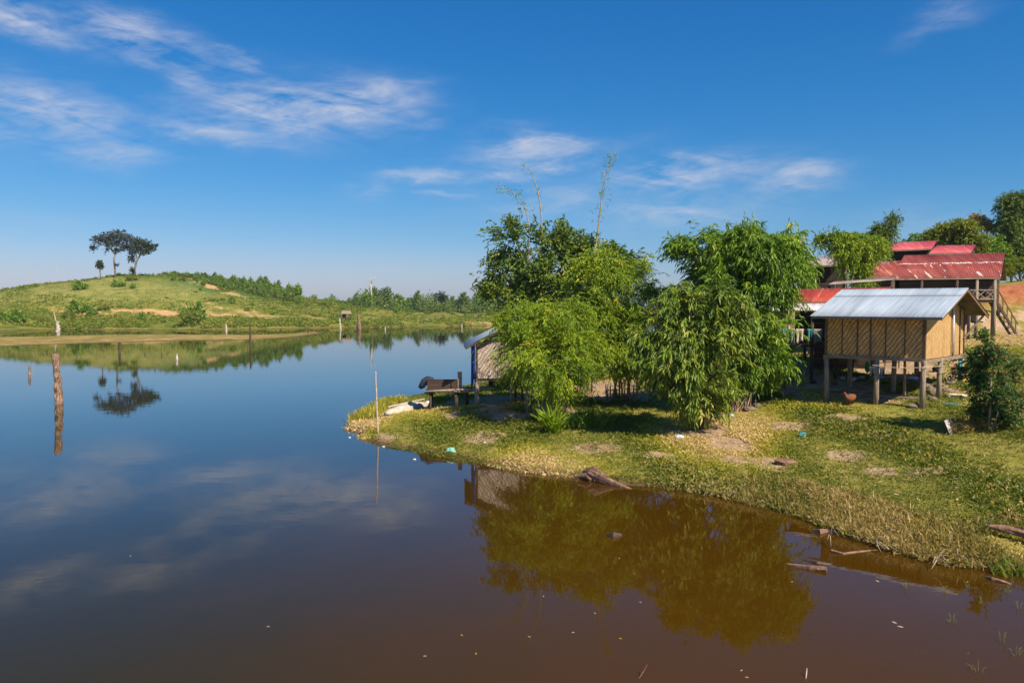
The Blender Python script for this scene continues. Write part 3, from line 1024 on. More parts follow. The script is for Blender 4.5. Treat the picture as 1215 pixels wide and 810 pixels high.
mb = MB(); mb.box((-HL / 2, HW / 2, zf - .01), (HL - .1, HW - .1, .04)); mb.build('floor', M['plank'], house)
# posts
for a, b in ((HL, 0), (HL / 2 - .15, -.02), (0, 0), (0, 2.0), (.05, HW), (HL / 2, HW), (HL, HW), (HL / 2, 2.4), (HL, 2.5), (1.2, 1.6)):
    g0 = hg(a, b)
    mb = MB()
    w1, w2 = random.uniform(-.05, .05), random.uniform(-.05, .05)
    r0 = .10 if (a, b) != (1.2, 1.6) else .055
    mb.tube([(-a + w1, b + w2, g0 - .3), (-a + w1 * .6, b + w2, (g0 + zf) / 2), (-a, b + .03, zf - .03)], [r0 * 1.08, r0, r0 * .92], 10, .04)
    mb.build('post', M['post'], house, True)
# roof
X0, X1 = -HL - zl, og
front_roof = roof_part('roof_panel', house, (X0, -ov, ze), (X1, -ov, ze), (X1, HW / 2, rz), (X0, HW / 2, rz), M['tin'], .085, .014, split=.72)
rear_roof = roof_part('roof_panel', house, (X1, HW + ov, ze), (X0, HW + ov, ze), (X0, HW / 2 + .02, rz - .005), (X1, HW / 2 + .02, rz - .005), M['tin'], .085, .014)
for sgn in (0, 1):
    mb = MB()
    y0 = -ov if sgn == 0 else HW + ov
    mb.bar((X1 - .05, y0, ze - .075), (X1 - .05, HW / 2, rz - .075), .04, .1)
    under(mb.build('barge_board', M['stud'], house), rear_roof if sgn else front_roof)
mb = MB(); mb.box(((X0 + X1) / 2, -ov + .06, ze - .055), (X1 - X0 - .12, .05, .08)); under(mb.build('eave_board', M['plank'], house), front_roof)
mb = MB(); mb.box(((X0 + X1) / 2, HW / 2, rz - .12), (X1 - X0 - .14, .09, .1)); mb.build('ridge_beam', M['wood_dark'], house)
for y, z in ((1.1, wt(1.1) - .01), (4.0, wt(4.0) - .01)):
    mb = MB(); mb.box((X1 - .38, y, z - .02), (.6, .07, .07)); mb.build('purlin', M['plank'], house)
mb = MB(); mb.bar((.03, HW - .1, zf + .65), (X1 - .1, HW + .35, ze + .1), .07, .07); mb.build('brace', M['plank'], house)

# ------------------------------------------------------------------ houses given by their roof corners
def house_px(name, label, eL, eR, rR, rL, DeL, DeR, DrL, DrR, mat, floor_py=None, post_py=None, inset=.08, split=None, wallm='boards', back=True, name_cat='house', posts=4, wall_h=1.6, zg=None, wall=True, foot=.1):
    EL, ER, RRr, RL = at(*eL, DeL), at(*eR, DeR), at(*rR, DrR), at(*rL, DrL)
    mid = (EL + ER + 2 * (RRr - EL) * 0 ) / 2
    gz_ = hz(*(.5 * (RL + RRr))[:2]) if zg is None else zg
    org = np.array([*(.5 * (RL + RRr))[:2], gz_])
    root = empty(name, org, 0, label, name_cat)
    EL, ER, RRr, RL = [p - org for p in (EL, ER, RRr, RL)]
    BL = np.array([2 * RL[0] - EL[0], 2 * RL[1] - EL[1], EL[2]]); BR = np.array([2 * RRr[0] - ER[0], 2 * RRr[1] - ER[1], ER[2]])
    rp_ = roof_part('roof_panel', root, EL, ER, RRr, RL, mat, .1, .016, split)
    if back:
        roof_part('roof_panel', root, BR, BL, RL + [0, .02, -.004], RRr + [0, .02, -.004], mat, .1, .016)
    ze_ = min(EL[2], ER[2]) - .05
    if wall:
        c = (EL + ER + BL + BR) / 4
        q = [c + (p - c) * (1 - 2 * inset) for p in (EL, ER, BR, BL)]
        zf_ = ze_ - wall_h
        mb = MB(); mb.prism([(p[0], p[1]) for p in q], zf_, ze_); mb.build('wall', M[wallm], root)
        for a_, b__, r_ in ((q[3], q[0], RL), (q[1], q[2], RRr)):
            rr = c + (r_ - c) * (1 - 2 * inset); top = r_[2] - .14
            mb = MB()
            A = np.array([a_[0], a_[1], ze_]); B = np.array([b__[0], b__[1], ze_]); T = np.array([rr[0], rr[1], top])
            o_ = unit(np.cross(B - A, [0, 0, 1.0])) * .02
            mb.add([A + o_, B + o_, T + o_, A - o_, B - o_, T - o_], [(0, 1, 2), (5, 4, 3), (0, 3, 4, 1), (1, 4, 5, 2), (2, 5, 3, 0)])
            mb.build('gable', M[wallm], root)
        for i in range(posts):
            s = i / max(1, posts - 1)
            for (p, q2) in ((q[0], q[1]), (q[3], q[2])):
                w = p * (1 - s) + q2 * s
                gl_ = hz(w[0] + org[0], w[1] + org[1]) - org[2]
                if gl_ < zf_ - .2:
                    mb = MB(); mb.tube([(w[0], w[1], gl_ - .3), (w[0], w[1], zf_ + .05)], [.11, .095], 8, .04)
                    mb.build('post', M['post'], root, True)
    mb = MB(); mb.bar(EL + [0, .03, -.05], ER + [0, .03, -.05], .05, .09); under(mb.build('eave_board', M['plank'], root), rp_)
    return root, org, EL, ER, RRr, RL


# house behind the first one: rusty roof, verandah with washing
vr, vo, vEL, vER, vRR, vRL = house_px('verandah_house', 'dark timber stilt house with rusty red and grey iron roof and a shady verandah', (921, 359), (1030, 358), (1058, 340.5), (938, 343.5), 38.0, 36.2, 40.2, 38.8, M['rust'], wall=False, zg=1.7)
# lower roof skirt in bare iron
s0 = at(912, 368.5, 37.0) - vo; s1 = at(1010, 368.5, 35.6) - vo
roof_part('roof_panel', vr, s0, s1, vER + [0, .1, -.03], vEL + [0, .1, -.03], M['tin_old'], .1, .015)
fz = at(940, 407, 37.5)[2] - vo[2]
fl = [at(x, 407, D)[:2] - vo[:2] for x, D in ((918, 37.2), (1012, 35.7), (1050, 39.5), (955, 41.5))]
mb = MB(); mb.prism([tuple(p) for p in fl], fz - .14, fz); mb.build('floor', M['wood_dark'], vr)
bw = [np.array([*(fl[0] * .35 + fl[3] * .65), 0]), np.array([*(fl[1] * .35 + fl[2] * .65), 0])]
mb = MB(); mb.bar(bw[0] + [0, 0, fz + 1.0], bw[1] + [0, 0, fz + 1.0], .06, 2.0); mb.build('wall', M['boards'], vr)
mb = MB(); mb.bar(bw[0] * .75 + bw[1] * .25 + [0, 0, fz - .95], bw[1] + [0, 0, fz - .95], .06, 1.7); mb.build('shade_panel', M['boards'], vr)  # added dark panel standing in for the deep shade below the verandah
for s in (0, .2, .5, .8, 1):
    p = fl[0] * (1 - s) + fl[1] * s
    w = p + vo[:2]
    gz0 = hz(*w) - vo[2]
    mb = MB(); mb.tube([(p[0], p[1] + .06, gz0 - .2), (p[0], p[1] + .06, s0[2] + .05)], [.085, .07], 8, .04)
    mb.build('post', M['post' if s in (0, .2) else 'wood_dark'], vr, True)
    p2 = fl[3] * (1 - s) + fl[2] * s
    gz0 = hz(*(p2 + vo[:2])) - vo[2]
    mb = MB(); mb.tube([(p2[0], p2[1], gz0 - .2), (p2[0], p2[1], fz + 2)], [.085, .07], 8, .04)
    mb.build('post', M['wood_dark'], vr, True)
for zz_ in (.28, .62):
    mb = MB(); mb.bar((*fl[0], fz + zz_), (*fl[1], fz + zz_), .04, .07); mb.build('rail', M['wood_dark'], vr)
for i in range(14):
    s = (i + .5) / 14
    p = fl[0] * (1 - s) + fl[1] * s
    mb = MB(); mb.box((p[0], p[1] + .03, fz + .33), (.05, .025, .62)); mb.build('baluster', M['wood_dark'], vr)


def cloth(name, label, cat, p0, p1, drop, mat, group=None, seed=0):
    """garment hanging from p0-p1: wavy folded sheet with thickness"""
    r = random.Random(seed)
    p0 = np.array(p0, float); p1 = np.array(p1, float)
    n, m_ = 9, 6
    mb = MB(); vs = []
    nd = unit(np.cross(p1 - p0, [0, 0, 1.0]))
    ph = r.uniform(0, 6)
    for j in range(m_ + 1):
        v = j / m_
        for i in range(n + 1):
            u = i / n
            pinch = 1 - .18 * math.sin(v * 2.2)
            p = p0 + (p1 - p0) * (.5 + (u - .5) * pinch)
            vs.append(p - p0 + nd * .045 * v * math.sin(u * 9 + ph) + np.array([0, 0, -drop * v * (1 + .12 * math.sin(u * 5 + ph))]))
    fs = [(j * (n + 1) + i, j * (n + 1) + i + 1, (j + 1) * (n + 1) + i + 1, (j + 1) * (n + 1) + i) for j in range(m_) for i in range(n)]
    mb.add(vs, fs)
    o = mb.build(name, mat, None, True, .012)
    o.location = p0.tolist()
    return tag(o, label, cat, group)


rail0 = np.array([*fl[0], fz + .70]) + vo
rail1 = np.array([*fl[1], fz + .70]) + vo
WASH = [(.24, .06, .75, 'grey', 'narrow grey garment, leftmost on the verandah rail, left of the cream cloth'), (.33, .10, .62, 'cream', 'cream cloth hung on the verandah rail between the grey and the teal'),
        (.46, .07, .5, 'teal', 'short teal cloth on the verandah rail between cream and mauve'), (.56, .12, .62, 'mauve', 'wide mauve cloth on the verandah rail right of the teal one'),
        (.72, .10, .6, 'cream', 'cream shirt on the verandah rail, right of the mauve cloth'), (.86, .09, .55, 'brown', 'brown cloth at the right end of the verandah rail by the woven wall')]
ln = MB(); ln.tube([rail0 - vo, rail1 - vo], .008, 5); ln.build('washing_line', M['wood_dark'], vr)
for i, (s, w, dr, c, lab) in enumerate(WASH):
    a_ = rail0 * (1 - s + w / 2) + rail1 * (s - w / 2); b__ = rail0 * (1 - s - w / 2) + rail1 * (s + w / 2)
    cloth('garment', lab, 'laundry', a_ + [0, -.05, 0], b__ + [0, -.05, 0], dr, M[c], 'washing on the verandah rail', i)
p = at(924, 390, 36.6)
cloth('garment', 'bright blue cloth hanging at the left verandah post beside the bamboo', 'laundry', p, p + [.35, -.1, 0], .75, M['skyblue'], 'washing on the verandah rail', 9)
# stair ladder below, seen through the posts
lad = empty('ladder', (*ground(1058, 437)[:2], ground(1058, 437)[2]), -.5, 'leaning wooden ladder in the shade below the woven stilt house', 'ladder')
for x in (-.3, .3):
    mb = MB(); mb.bar((x, 0, 0), (x, .9, 1.9), .06, .1); mb.build('side_rail', M['wood_dark'], lad)
for k in range(6):
    mb = MB(); mb.bar((-.3, .15 + .14 * k, .3 + .29 * k), (.3, .15 + .14 * k, .3 + .29 * k), .07, .04); mb.build('rung', M['wood_dark'], lad)

# red roofed house behind
rr_, ro, rEL, rER, rRR, rRL = house_px('red_roof_house', 'long dark timber stilt house with flaking dull red roof and front steps', (1056, 330.5), (1187.5, 329), (1192, 300), (1073, 303), 50.5, 49.5, 54, 53, M['redroof'], wall_h=1.05, posts=5, inset=.07, zg=4.0)
zfl = rER[2] - .05 - 1.35
mb = MB()
c4 = [rEL * .96 + rER * .04, rEL * .03 + rER * .97]
pf = [(c4[0][0], c4[0][1] + .1), (c4[1][0], c4[1][1] + .1), (c4[1][0] + 2.0, c4[1][1] + 3.5), (c4[0][0] + 2, c4[0][1] + 3.5)]
mb.prism(pf, zfl - .16, zfl); mb.build('floor', M['wood_dark'], rr_)
# verandah rail with crossed bars at the right end
A = rEL * .30 + rER * .70; B = rEL * .04 + rER * .96
A = np.array([A[0], A[1] + .05, zfl]); B = np.array([B[0], B[1] + .05, zfl])
for z_ in (.06, .62):
    mb = MB(); mb.bar(A + [0, 0, z_], B + [0, 0, z_], .05, .07); mb.build('rail', M['post'], rr_)
for k in range(3):
    a0 = A + (B - A) * (k / 3); b0 = A + (B - A) * ((k + 1) / 3)
    mb = MB(); mb.bar(a0 + [0, 0, .1], b0 + [0, 0, .6], .03, .045); mb.build('cross_bar', M['post'], rr_)
    mb = MB(); mb.bar(a0 + [0, .035, .6], b0 + [0, .035, .1], .03, .045); mb.build('cross_bar', M['post'], rr_)
for s in (.04, .30, .62, .80, .96):
    p = rEL * (1 - s) + rER * s
    gl_ = hz(p[0] + ro[0], p[1] + ro[1] + .1) - ro[2]
    mb = MB(); mb.tube([(p[0], p[1] + .12, gl_ - .3), (p[0], p[1] + .12, rEL[2] - .08)], [.11, .09], 8, .03); mb.build('post', M['post'] if s > .7 else M['wood_dark'], rr_, True)
# dark board panel added in place of the shade under the floor
mb = MB(); mb.bar((pf[0][0] + 1.2, pf[0][1] + 1.6, zfl - 1.0), (pf[1][0] - 1.2, pf[1][1] + 1.6, zfl - 1.0), .06, 1.9); mb.build('shade_panel', M['boards'], rr_)
# steps
st0 = np.array([B[0] + .15, B[1] + .5, zfl]); st1 = at(1204, 381, 52.5) - ro
st1[2] = hz(st1[0] + ro[0], st1[1] + ro[1]) - ro[2]
for off in (-.35, .35):
    mb = MB(); mb.bar(st0 + [0, off, -.1], st1 + [0, off, 0], .06, .2); mb.build('stringer', M['wood_dark'], rr_)
    mb = MB(); mb.bar(st0 + [0, off, .8], st1 + [0, off, .8], .05, .07); mb.build('handrail', M['stud'], rr_)
    for k in range(5):
        p = st0 + (st1 - st0) * (k + .4) / 5 + [0, off * 1.12, 0]
        mb = MB(); mb.bar(p, p + [0, 0, .8], .05, .05); mb.build('baluster', M['stud'], rr_)
for k in range(7):
    p = st0 + (st1 - st0) * (k + .5) / 7
    mb = MB(); mb.box(p + [0, 0, .09], (.3, .62, .05)); mb.build('tread', M['plank'], rr_)
# pale low wing on the left
lw_, lo, *_ = house_px('red_roof_house', 'low red-roofed wing joined to the left end of the flaking red roof house', (1019, 328.5), (1060, 328), (1072, 309), (1031.5, 311), 51, 50.8, 53.5, 53.3, M['redroof_side'], wall_h=1.5, posts=2, zg=4.0)
# pink roofs further up
house_px('pink_roof_house', 'dark house under the upper left bright pinkish red roof', (1046, 297.5), (1106, 295), (1112, 285.5), (1060, 288), 62, 61, 65, 64, M['pink'], wall_h=2.4, posts=3)
house_px('pink_roof_house', 'house under the lower right pinkish roof behind the flaking red roof', (1102, 300.5), (1152, 300), (1158, 290.5), (1112, 291.5), 58.5, 58, 61, 60.5, M['pink'], wall_h=2.4, posts=3)
house_px('brown_house', 'dark plank house with pale brownish iron roof behind the bamboo', (940, 315.5), (997, 314.5), (1003, 304), (955, 305), 56, 55, 59, 58, M['tin_dull'], wall_h=2.0, posts=4)
# lean-to roof left of the red wing
lt = empty('lean_to', (*ground(1005, 372, 40)[:2], 3.2), 0, 'low dark lean-to shed with thin sloping iron roof below the red wing', 'shed')
lg = np.array(lt.location)
q = [at(983, 337.5, 45) - lg, at(1060, 332, 44.5) - lg, at(1062, 329, 47) - lg, at(990, 334, 47.5) - lg]
roof_part('roof_panel', lt, *q, M['tin_dull'], .1, .015)
for p in q:
    gl_ = hz(p[0] + lg[0], p[1] + lg[1]) - lg[2]
    mb = MB(); mb.tube([(p[0] * .97, p[1] * .97, gl_ - .2), (p[0] * .97, p[1] * .97, p[2] - .03)], .07, 8); mb.build('post', M['wood_dark'], lt, True)

# ------------------------------------------------------------------ hut at the left on the shore
hx = np.array([*at(566, 449, 36.0)[:2], hz(*at(566, 449, 36)[:2])])
hut = empty('woven_hut', hx, .06, 'small grey woven-walled stilt hut by the water with blue tarp at its corner', 'hut')
g0 = hx[2]
hzf = 2.09 - g0; hze = 3.80 - g0
HWd, HDp = 4.0, 4.2
hrz = hze + .98
hwt = lambda x: hze + (hrz - hze) * (1 - abs(x - HWd / 2) / (HWd / 2))
for y0 in (0, HDp):
    mb = MB()
    poly = [(0, hzf), (HWd, hzf), (HWd, hwt(HWd) - .03), (HWd / 2, hwt(HWd / 2) - .05), (0, hwt(0) - .03)]
    n = 5
    vs = [(x, y0 + (.04 if k else 0), z) for k in (0, 1) for x, z in poly]
    mb.add(vs, [tuple(range(n)), tuple(range(2 * n - 1, n - 1, -1))] + [(i, n + i, n + (i + 1) % n, (i + 1) % n) for i in range(n)])
    mb.build('wall', M['weave_grey'], hut)
for x0 in (0.02, HWd - .02):
    mb = MB(); mb.box((x0, HDp / 2 + .02, (hzf + hze) / 2 - .02), (.04, HDp - .06, hze - hzf - .04)); mb.build('wall', M['weave_grey'], hut)
for x0 in (0.0, 2.0, HWd):
    mb = MB(); mb.box((x0, -.03, (hzf + hwt(x0)) / 2 - .06), (.07, .055, hwt(x0) - hzf - .1)); mb.build('stud', M['wood_dark'], hut)
mb = MB(); mb.box((HWd / 2, -.035, hzf - .06), (HWd + .2, .07, .11)); mb.build('floor_beam', M['wood_dark'], hut)
mb = MB(); mb.box((HWd / 2, HDp / 2, hzf - .02), (HWd - .05, HDp - .05, .05)); mb.build('floor', M['plank'], hut)
mb = MB(); mb.bar((-.02, -.045, hze - .2), (1.6, -.045, hze + .28), .03, .06); mb.build('batten', M['post'], hut)
sl_ = .98 / 2
e = .58
roof_part('roof_panel', hut, (-e, HDp + .4, hze - e * sl_), (-e, -.35, hze - e * sl_), (HWd / 2, -.35, hrz), (HWd / 2, HDp + .4, hrz), M['tin'], .085, .014)
roof_part('roof_panel', hut, (HWd + e, -.35, hze - e * sl_), (HWd + e, HDp + .4, hze - e * sl_), (HWd / 2 + .01, HDp + .4, hrz - .004), (HWd / 2 + .01, -.35, hrz - .004), M['tin'], .085, .014)
mb = MB(); mb.bar((-e + .05, -.33, hze - e * sl_ - .06), (HWd / 2, -.33, hrz - .06), .03, .09); mb.build('barge_board', M['wood_dark'], hut)
for x, y in ((0, 0), (1.55, 0), (HWd, 0), (0, 2.1), (0.05, HDp), (2, HDp), (HWd, HDp), (2.2, 2.1)):
    gl_ = hz(hx[0] + x, hx[1] + y) - g0
    mb = MB(); mb.tube([(x + random.uniform(-.04, .04), y, gl_ - .3), (x, y + .02, hzf - .02)], [.10 if x < 1 else .06, .09 if x < 1 else .055], 9, .05); mb.build('post', M['post'] if x < 2 else M['wood_dark'], hut, True)
mb = MB(); mb.box((1.6, 2.4, hzf - .42), (2.0, 1.0, .32)); mb.build('floor_crate', M['wood_dark'], hut)
# blue tarp bunched at the corner
c0 = at(559, 411, 35.8); c1 = at(564, 406, 35.7)
cloth('tarp', 'crumpled blue tarp hanging down the left corner of the woven hut', 'tarp', c0, c1 + [0, -.1, 0], 1.75, M['blue'], None, 3)

# ------------------------------------------------------------------ landing platform beside the hut
dk = at(508, 462, 37.4)
dock = empty('landing_platform', (dk[0], dk[1], 0), .0, 'low plank landing platform with a bench back beside the woven hut', 'platform')
dz = dk[2]
mb = MB(); mb.box((.95, .0, dz - .04), (2.1, 1.1, .08)); mb.build('deck', M['plank'], dock)
mb = MB(); mb.box((.75, -.4, dz + .27), (1.5, .06, .5)); mb.build('backrest', M['boards'], dock)
mb = MB(); mb.box((1.52, -.42, dz + .42), (.2, .1, .9)); mb.build('end_board', M['plank'], dock)
mb = MB(); mb.bar((1.95, 0, dz + .03), (3.0, -.35, dz + .17), .5, .06); mb.build('gangway', M['plank'], dock)
mb = MB(); mb.tube([(-.15, -.62, dz - .02), (1.3, -.66, dz + .06), (3.2, -.85, dz + .13)], .035, 7); mb.build('handrail', M['bamboo_pole'], dock, True)
for x, y in ((.15, -.45), (.15, .45), (1.35, -.45), (1.8, .45)):
    gl_ = hz(dk[0] + x, dk[1] + y)
    mb = MB(); mb.tube([(x, y, gl_ - .5), (x, y, dz - .03)], .055 if x < 1.3 else .09, 8); mb.build('post', M['wood_dark'], dock, True)
p = at(503, 462, 37.2)
mb = MB()
for i in range(7):
    pass
pts = [(-.05, 0, -.02), (.05, 0, .1), (.16, .02, .26), (.34, .02, .36), (.52, 0, .36), (.66, 0, .28)]
mb.tube(pts, [.10, .15, .17, .15, .12, .06], 9, .3)
o = mb.build('tarp_bundle', M['navy'], None, True); o.location = p + [-.15, 0, .1]
tag(o, 'dark navy tarp bundle heaped on the left end of the landing platform', 'tarp')

# upturned pale canoe on the bank
a0 = ground(458, 493); a1 = ground(503, 474)
a1 = np.array([a0[0] + 1.62, a0[1] + 2.55, 0]); a1[2] = hz(a1[0], a1[1])
cv_ = a1 - a0; Lb = np.linalg.norm(cv_[:2])
boat = empty('canoe', (*a0[:2], a0[2] + .10), math.atan2(cv_[1], cv_[0]), 'pale weathered wooden canoe lying upturned on the bank by the platform', 'boat')
mb = MB(); vs = []; ns, nc = 14, 9
for i in range(ns + 1):
    u = i / ns
    w = .34 * (math.sin(math.pi * (.06 + .88 * u)) ** .6); h = .30 * (math.sin(math.pi * (.05 + .9 * u)) ** .5)
    zb = (a1[2] - a0[2]) * u
    for k in range(nc):
        th = math.pi * k / (nc - 1)
        vs.append((u * Lb, -w * math.cos(th), zb - .03 + h * math.sin(th) ** .7))
fs = [(i * nc + k, i * nc + k + 1, (i + 1) * nc + k + 1, (i + 1) * nc + k) for i in range(ns) for k in range(nc - 1)]
fs += [tuple(range(nc - 1, -1, -1)), tuple(ns * nc + k for k in range(nc))]
mb.add(vs, fs); mb.build('hull', M['boat'], boat, True)
mb = MB(); mb.bar((.15, -.0, .30), (Lb - .2, 0, .30 + (a1[2] - a0[2])), .05, .05); mb.build('keel', M['boat'], boat)

# ------------------------------------------------------------------ little bamboo fences round the clump bases
def basket(px, py, rx, ry, h, lab, n=18, a0=0, a1=2 * math.pi, Yd=None):
    g = ground(px, py)
    root = empty('stake_fence', g, 0, lab, 'fence')
    random.seed(int(px))
    top = []
    for i in range(n):
        th = a0 + (a1 - a0) * i / n
        x, y = rx * math.cos(th), ry * math.sin(th)
        z = hz(g[0] + x, g[1] + y) - g[2]
        hh = h * random.uniform(.65, 1.1)
        mb = MB(); mb.tube([(x, y, z - .15), (x * 1.04 + random.uniform(-.04, .04), y * 1.04, z + hh)], [.022, .016], 5)
        mb.build('stake', M['culm_dry'] if random.random() < .4 else M['wood_dark'], root)
        top.append((x, y, z))
    for zz_ in (.25, .5, .75):
        mb = MB(); mb.tube([(x * 1.03, y * 1.03, z + h * zz_ + random.uniform(-.03, .03)) for x, y, z in top], .014, 5)
        mb.build('rail', M['culm_dry'], root)
    return root


basket(648, 490, .85, .8, 1.0, 'thin stake fence round the foot of the bright feathery bamboo', 24)
basket(738, 474, .75, .8, .75, 'thin stake fence round the foot of the middle bamboo', 20)
basket(858, 484, .8, .7, .8, 'thin stake fence behind the firewood, right of the big-leaved bamboo', 18)
# firewood leaning
g = ground(884, 487)
fwr = empty('firewood', g, 0, 'bundle of brown firewood sticks leaning beside the tallest bamboo', 'firewood')
for i in range(13):
    x = -.45 + i * .07
    mb = MB(); mb.tube([(x - .25 * (i % 3), -.1, -.05), (x + .15, .1 + .02 * i, .75 + .2 * random.random())], [.03, .02], 6)
    mb.build('stick', random.choice([M['driftwood'], M['post'], M['stud']]), fwr)
for i in range(8):
    g = ground(815 + i * 3.2, 503 + (i % 3) * 3)
    mb = MB(); mb.tube([(0, 0, -.1), (.03 * (i - 3), 0, .7), (.08 * (i - 3), .1, 1.6)], [.03, .028, .02], 6)
    o = mb.build('culm', M['culm'], pale_root, True); o.location = Vector(g.tolist()) - pale_root.location


# ------------------------------------------------------------------ grass and weeds on the bank
def scatter(npts, poly_px=None):
    """random points on the near bank, denser close to the viewer's side of the village"""
    th = rng.uniform(R(-16), R(36), npts)
    r = 14 * (58 / 14) ** rng.random(npts)
    return r * np.sin(th), r * np.cos(th)


X, Y = scatter(120000)
dsh = sdf(NEAR, X, Y)
ok = (dsh > -.05) & (Y < 60)
X, Y, dsh = X[ok], Y[ok], dsh[ok]
dm_ = ragged(X, Y, DIRT)
nz_ = wob(X * .9, Y * .9, 2, 12)
ok = rng.random(len(X)) > np.clip(.93 * sstep(.2, .7, dm_) + .14 * nz_ - .02, .03, .98)
X, Y, dsh, nz_ = X[ok], Y[ok], dsh[ok], nz_[ok]
Z = height(X, Y)
K = 6
n = len(X)
lowf = wob(X * .55 + 9, Y * .55, 0, 8)
tb = np.clip(.43 + .19 * lowf + .09 * nz_ + rng.normal(size=n) * .17 + .3 * np.exp(-dsh / .5), 0, 1)
sz = (.045 + .05 * rng.random(n)) * (1 + .5 * np.clip(wob(X, Y, 2, 8) * .3, -.7, 1.2)) * (1 + (Y / 60))
P = np.repeat(np.stack([X, Y, Z], 1), K, 0) + rng.normal(size=(n * K, 3)) * [.09, .09, 0]
ang = rng.uniform(0, 6.28, n * K)
D = np.stack([np.cos(ang), np.sin(ang), rng.uniform(.15, 1.3, n * K)], 1)
N = rng.normal(size=(n * K, 3)) * .5 + [0, 0, .8]
l = np.repeat(sz, K) * rng.uniform(.6, 1.3, n * K)
Vv, Ff, tn = leaves(P, D, N, l, l * rng.uniform(.18, .42, n * K), np.clip(np.repeat(tb, K) + rng.normal(size=n * K) * .08, 0, 1))
tag(np_mesh('grass', Vv, Ff, L['grass'], None, {'tint': tn}), 'short mottled green and yellow grass covering the bank', 'grass', kind='stuff')

# fallen leaves and straw on the soil
X, Y = scatter(42000)
dsh = sdf(NEAR, X, Y)
ok = (dsh > .1) & (Y < 56) & (rng.random(len(X)) < .55 + .6 * blobs(X, Y, DIRT) + .5 * np.exp(-((X - 6) / 8) ** 2 - ((Y - 30) / 4) ** 2))
X, Y = X[ok], Y[ok]
n = len(X)
P = np.stack([X, Y, height(X, Y) + .025 + .04 * rng.random(n)], 1)
D = rng.normal(size=(n, 3)) * [1, 1, .2]
l = rng.uniform(.05, .16, n)
Vv, Ff, tn = leaves(P, D, rng.normal(size=(n, 3)) * .3 + [0, 0, 1], l, l * rng.uniform(.15, .4, n), np.clip(.62 + .22 * rng.normal(size=n), .3, 1))
tag(np_mesh('leaf_litter', Vv, Ff, L['straw'], None, {'tint': tn}), 'dead bamboo leaves and straw strewn on the bank', 'leaf litter', kind='stuff')

# taller straw-coloured growth along the waterline to the right
def edge_growth(nm, lab, n, dmin, dmax, hgt, xr, mat, seed, kk=7, dens=None):
    r = np.random.default_rng(seed)
    x = r.uniform(xr[0], xr[1], n); y = r.uniform(12, 40, n)
    d_ = sdf(NEAR, x, y)
    lg_ = ground(1205, 641)
    ok = (d_ > dmin) & (d_ < dmax) & (y < 29) & ~((np.abs(x - lg_[0]) < .7) & (np.abs(y - lg_[1] + .35) < .6))
    if dens is not None:
        ok &= r.random(n) < dens(x, y, d_) * np.clip(1 - 2.2 * blobs(x, y, DIRT), 0, 1)
    x, y, d_ = x[ok], y[ok], d_[ok]
    z = np.maximum(height(x, y), -.1)
    m_ = len(x)
    P = np.repeat(np.stack([x, y, z], 1), kk, 0) + r.normal(size=(m_ * kk, 3)) * [.07, .07, .02]
    D = r.normal(size=(m_ * kk, 3)) * [.5, .5, .25] + [-.05, -.15, .75]
    l = hgt * r.uniform(.4, 1.15, m_ * kk) * np.repeat(.6 + .5 * r.random(m_), kk)
    P2 = P + unit(D) * (l * r.uniform(0, .5, m_ * kk))[:, None]
    tn_ = np.clip(np.repeat(.44 + .24 * wob(x, y, 2, 8) * .6, kk) + r.normal(size=m_ * kk) * .2, 0, 1)
    V_, F_, t_ = leaves(P2, D, r.normal(size=(m_ * kk, 3)), l * .75, np.maximum(l * .075, .016), tn_)
    # short side leaflets
    ii = r.integers(0, m_ * kk, m_ * kk)
    P3 = P[ii] + unit(D[ii]) * (l[ii] * r.uniform(.3, 1, len(ii)))[:, None]
    V2, F2, t2 = leaves(P3, r.normal(size=(len(ii), 3)), r.normal(size=(len(ii), 3)) + [0, 0, .6], np.full(len(ii), .085), np.full(len(ii), .03), np.clip(tn_[ii] - .15, 0, 1))
    V_ = np.vstack([V_, V2]); F_ = np.vstack([F_, F2 + len(V_) - len(V2)]); t_ = np.concatenate([t_, t2])
    return tag(np_mesh(nm, V_, F_, mat, None, {'tint': t_}), lab, 'plants', kind='stuff')


edge_growth('waterside_weeds', 'tangled olive and straw weeds along the waterline at the right', 90000, -.15, 1.9, .30, (4.5, 16), L['straw'], 21,
            dens=lambda x, y, d: sstep(5.5, 9.5, x) * np.exp(-np.maximum(d, 0) / 1.2) + .02)
edge_growth('weeds', 'low tufts of taller weeds dotted over the bank', 60000, .3, 14, .17, (-8, 20), L['grass'], 22, kk=6,
            dens=lambda x, y, d: .22 * (wob(x, y, 2, 8) > .9) + .015)
edge_growth('shore_fringe', 'short dry fringe of weeds at the foot of the bank', 60000, -.08, .35, .14, (-8, 12), L['straw'], 23, kk=6, dens=lambda x, y, d: .6)
# back fringe of the point, by the canoe
r = np.random.default_rng(5)
X = r.uniform(-8, 0, 9000); Y = r.uniform(33, 43, 9000); dd = sdf(NEAR, X, Y)
ok = (dd > -.1) & (dd < 1.0) & (Y > 35.2 - .1 * X)
X, Y = X[ok], Y[ok]
n = len(X); K = 6
P = np.repeat(np.stack([X, Y, height(X, Y)], 1), K, 0) + r.normal(size=(n * K, 3)) * [.1, .1, .01]
D = r.normal(size=(n * K, 3)) * [.4, .4, .2] + [0, 0, .9]
l = r.uniform(.15, .5, n * K)
Vv, Ff, tn = leaves(P, D, r.normal(size=(n * K, 3)), l, l * .1, np.clip(.45 + .2 * r.normal(size=n * K), 0, 1))
tag(np_mesh('point_reeds', Vv, Ff, L['grass'], None, {'tint': tn}), 'upright green reeds along the back edge of the grassy point', 'reeds', kind='stuff')


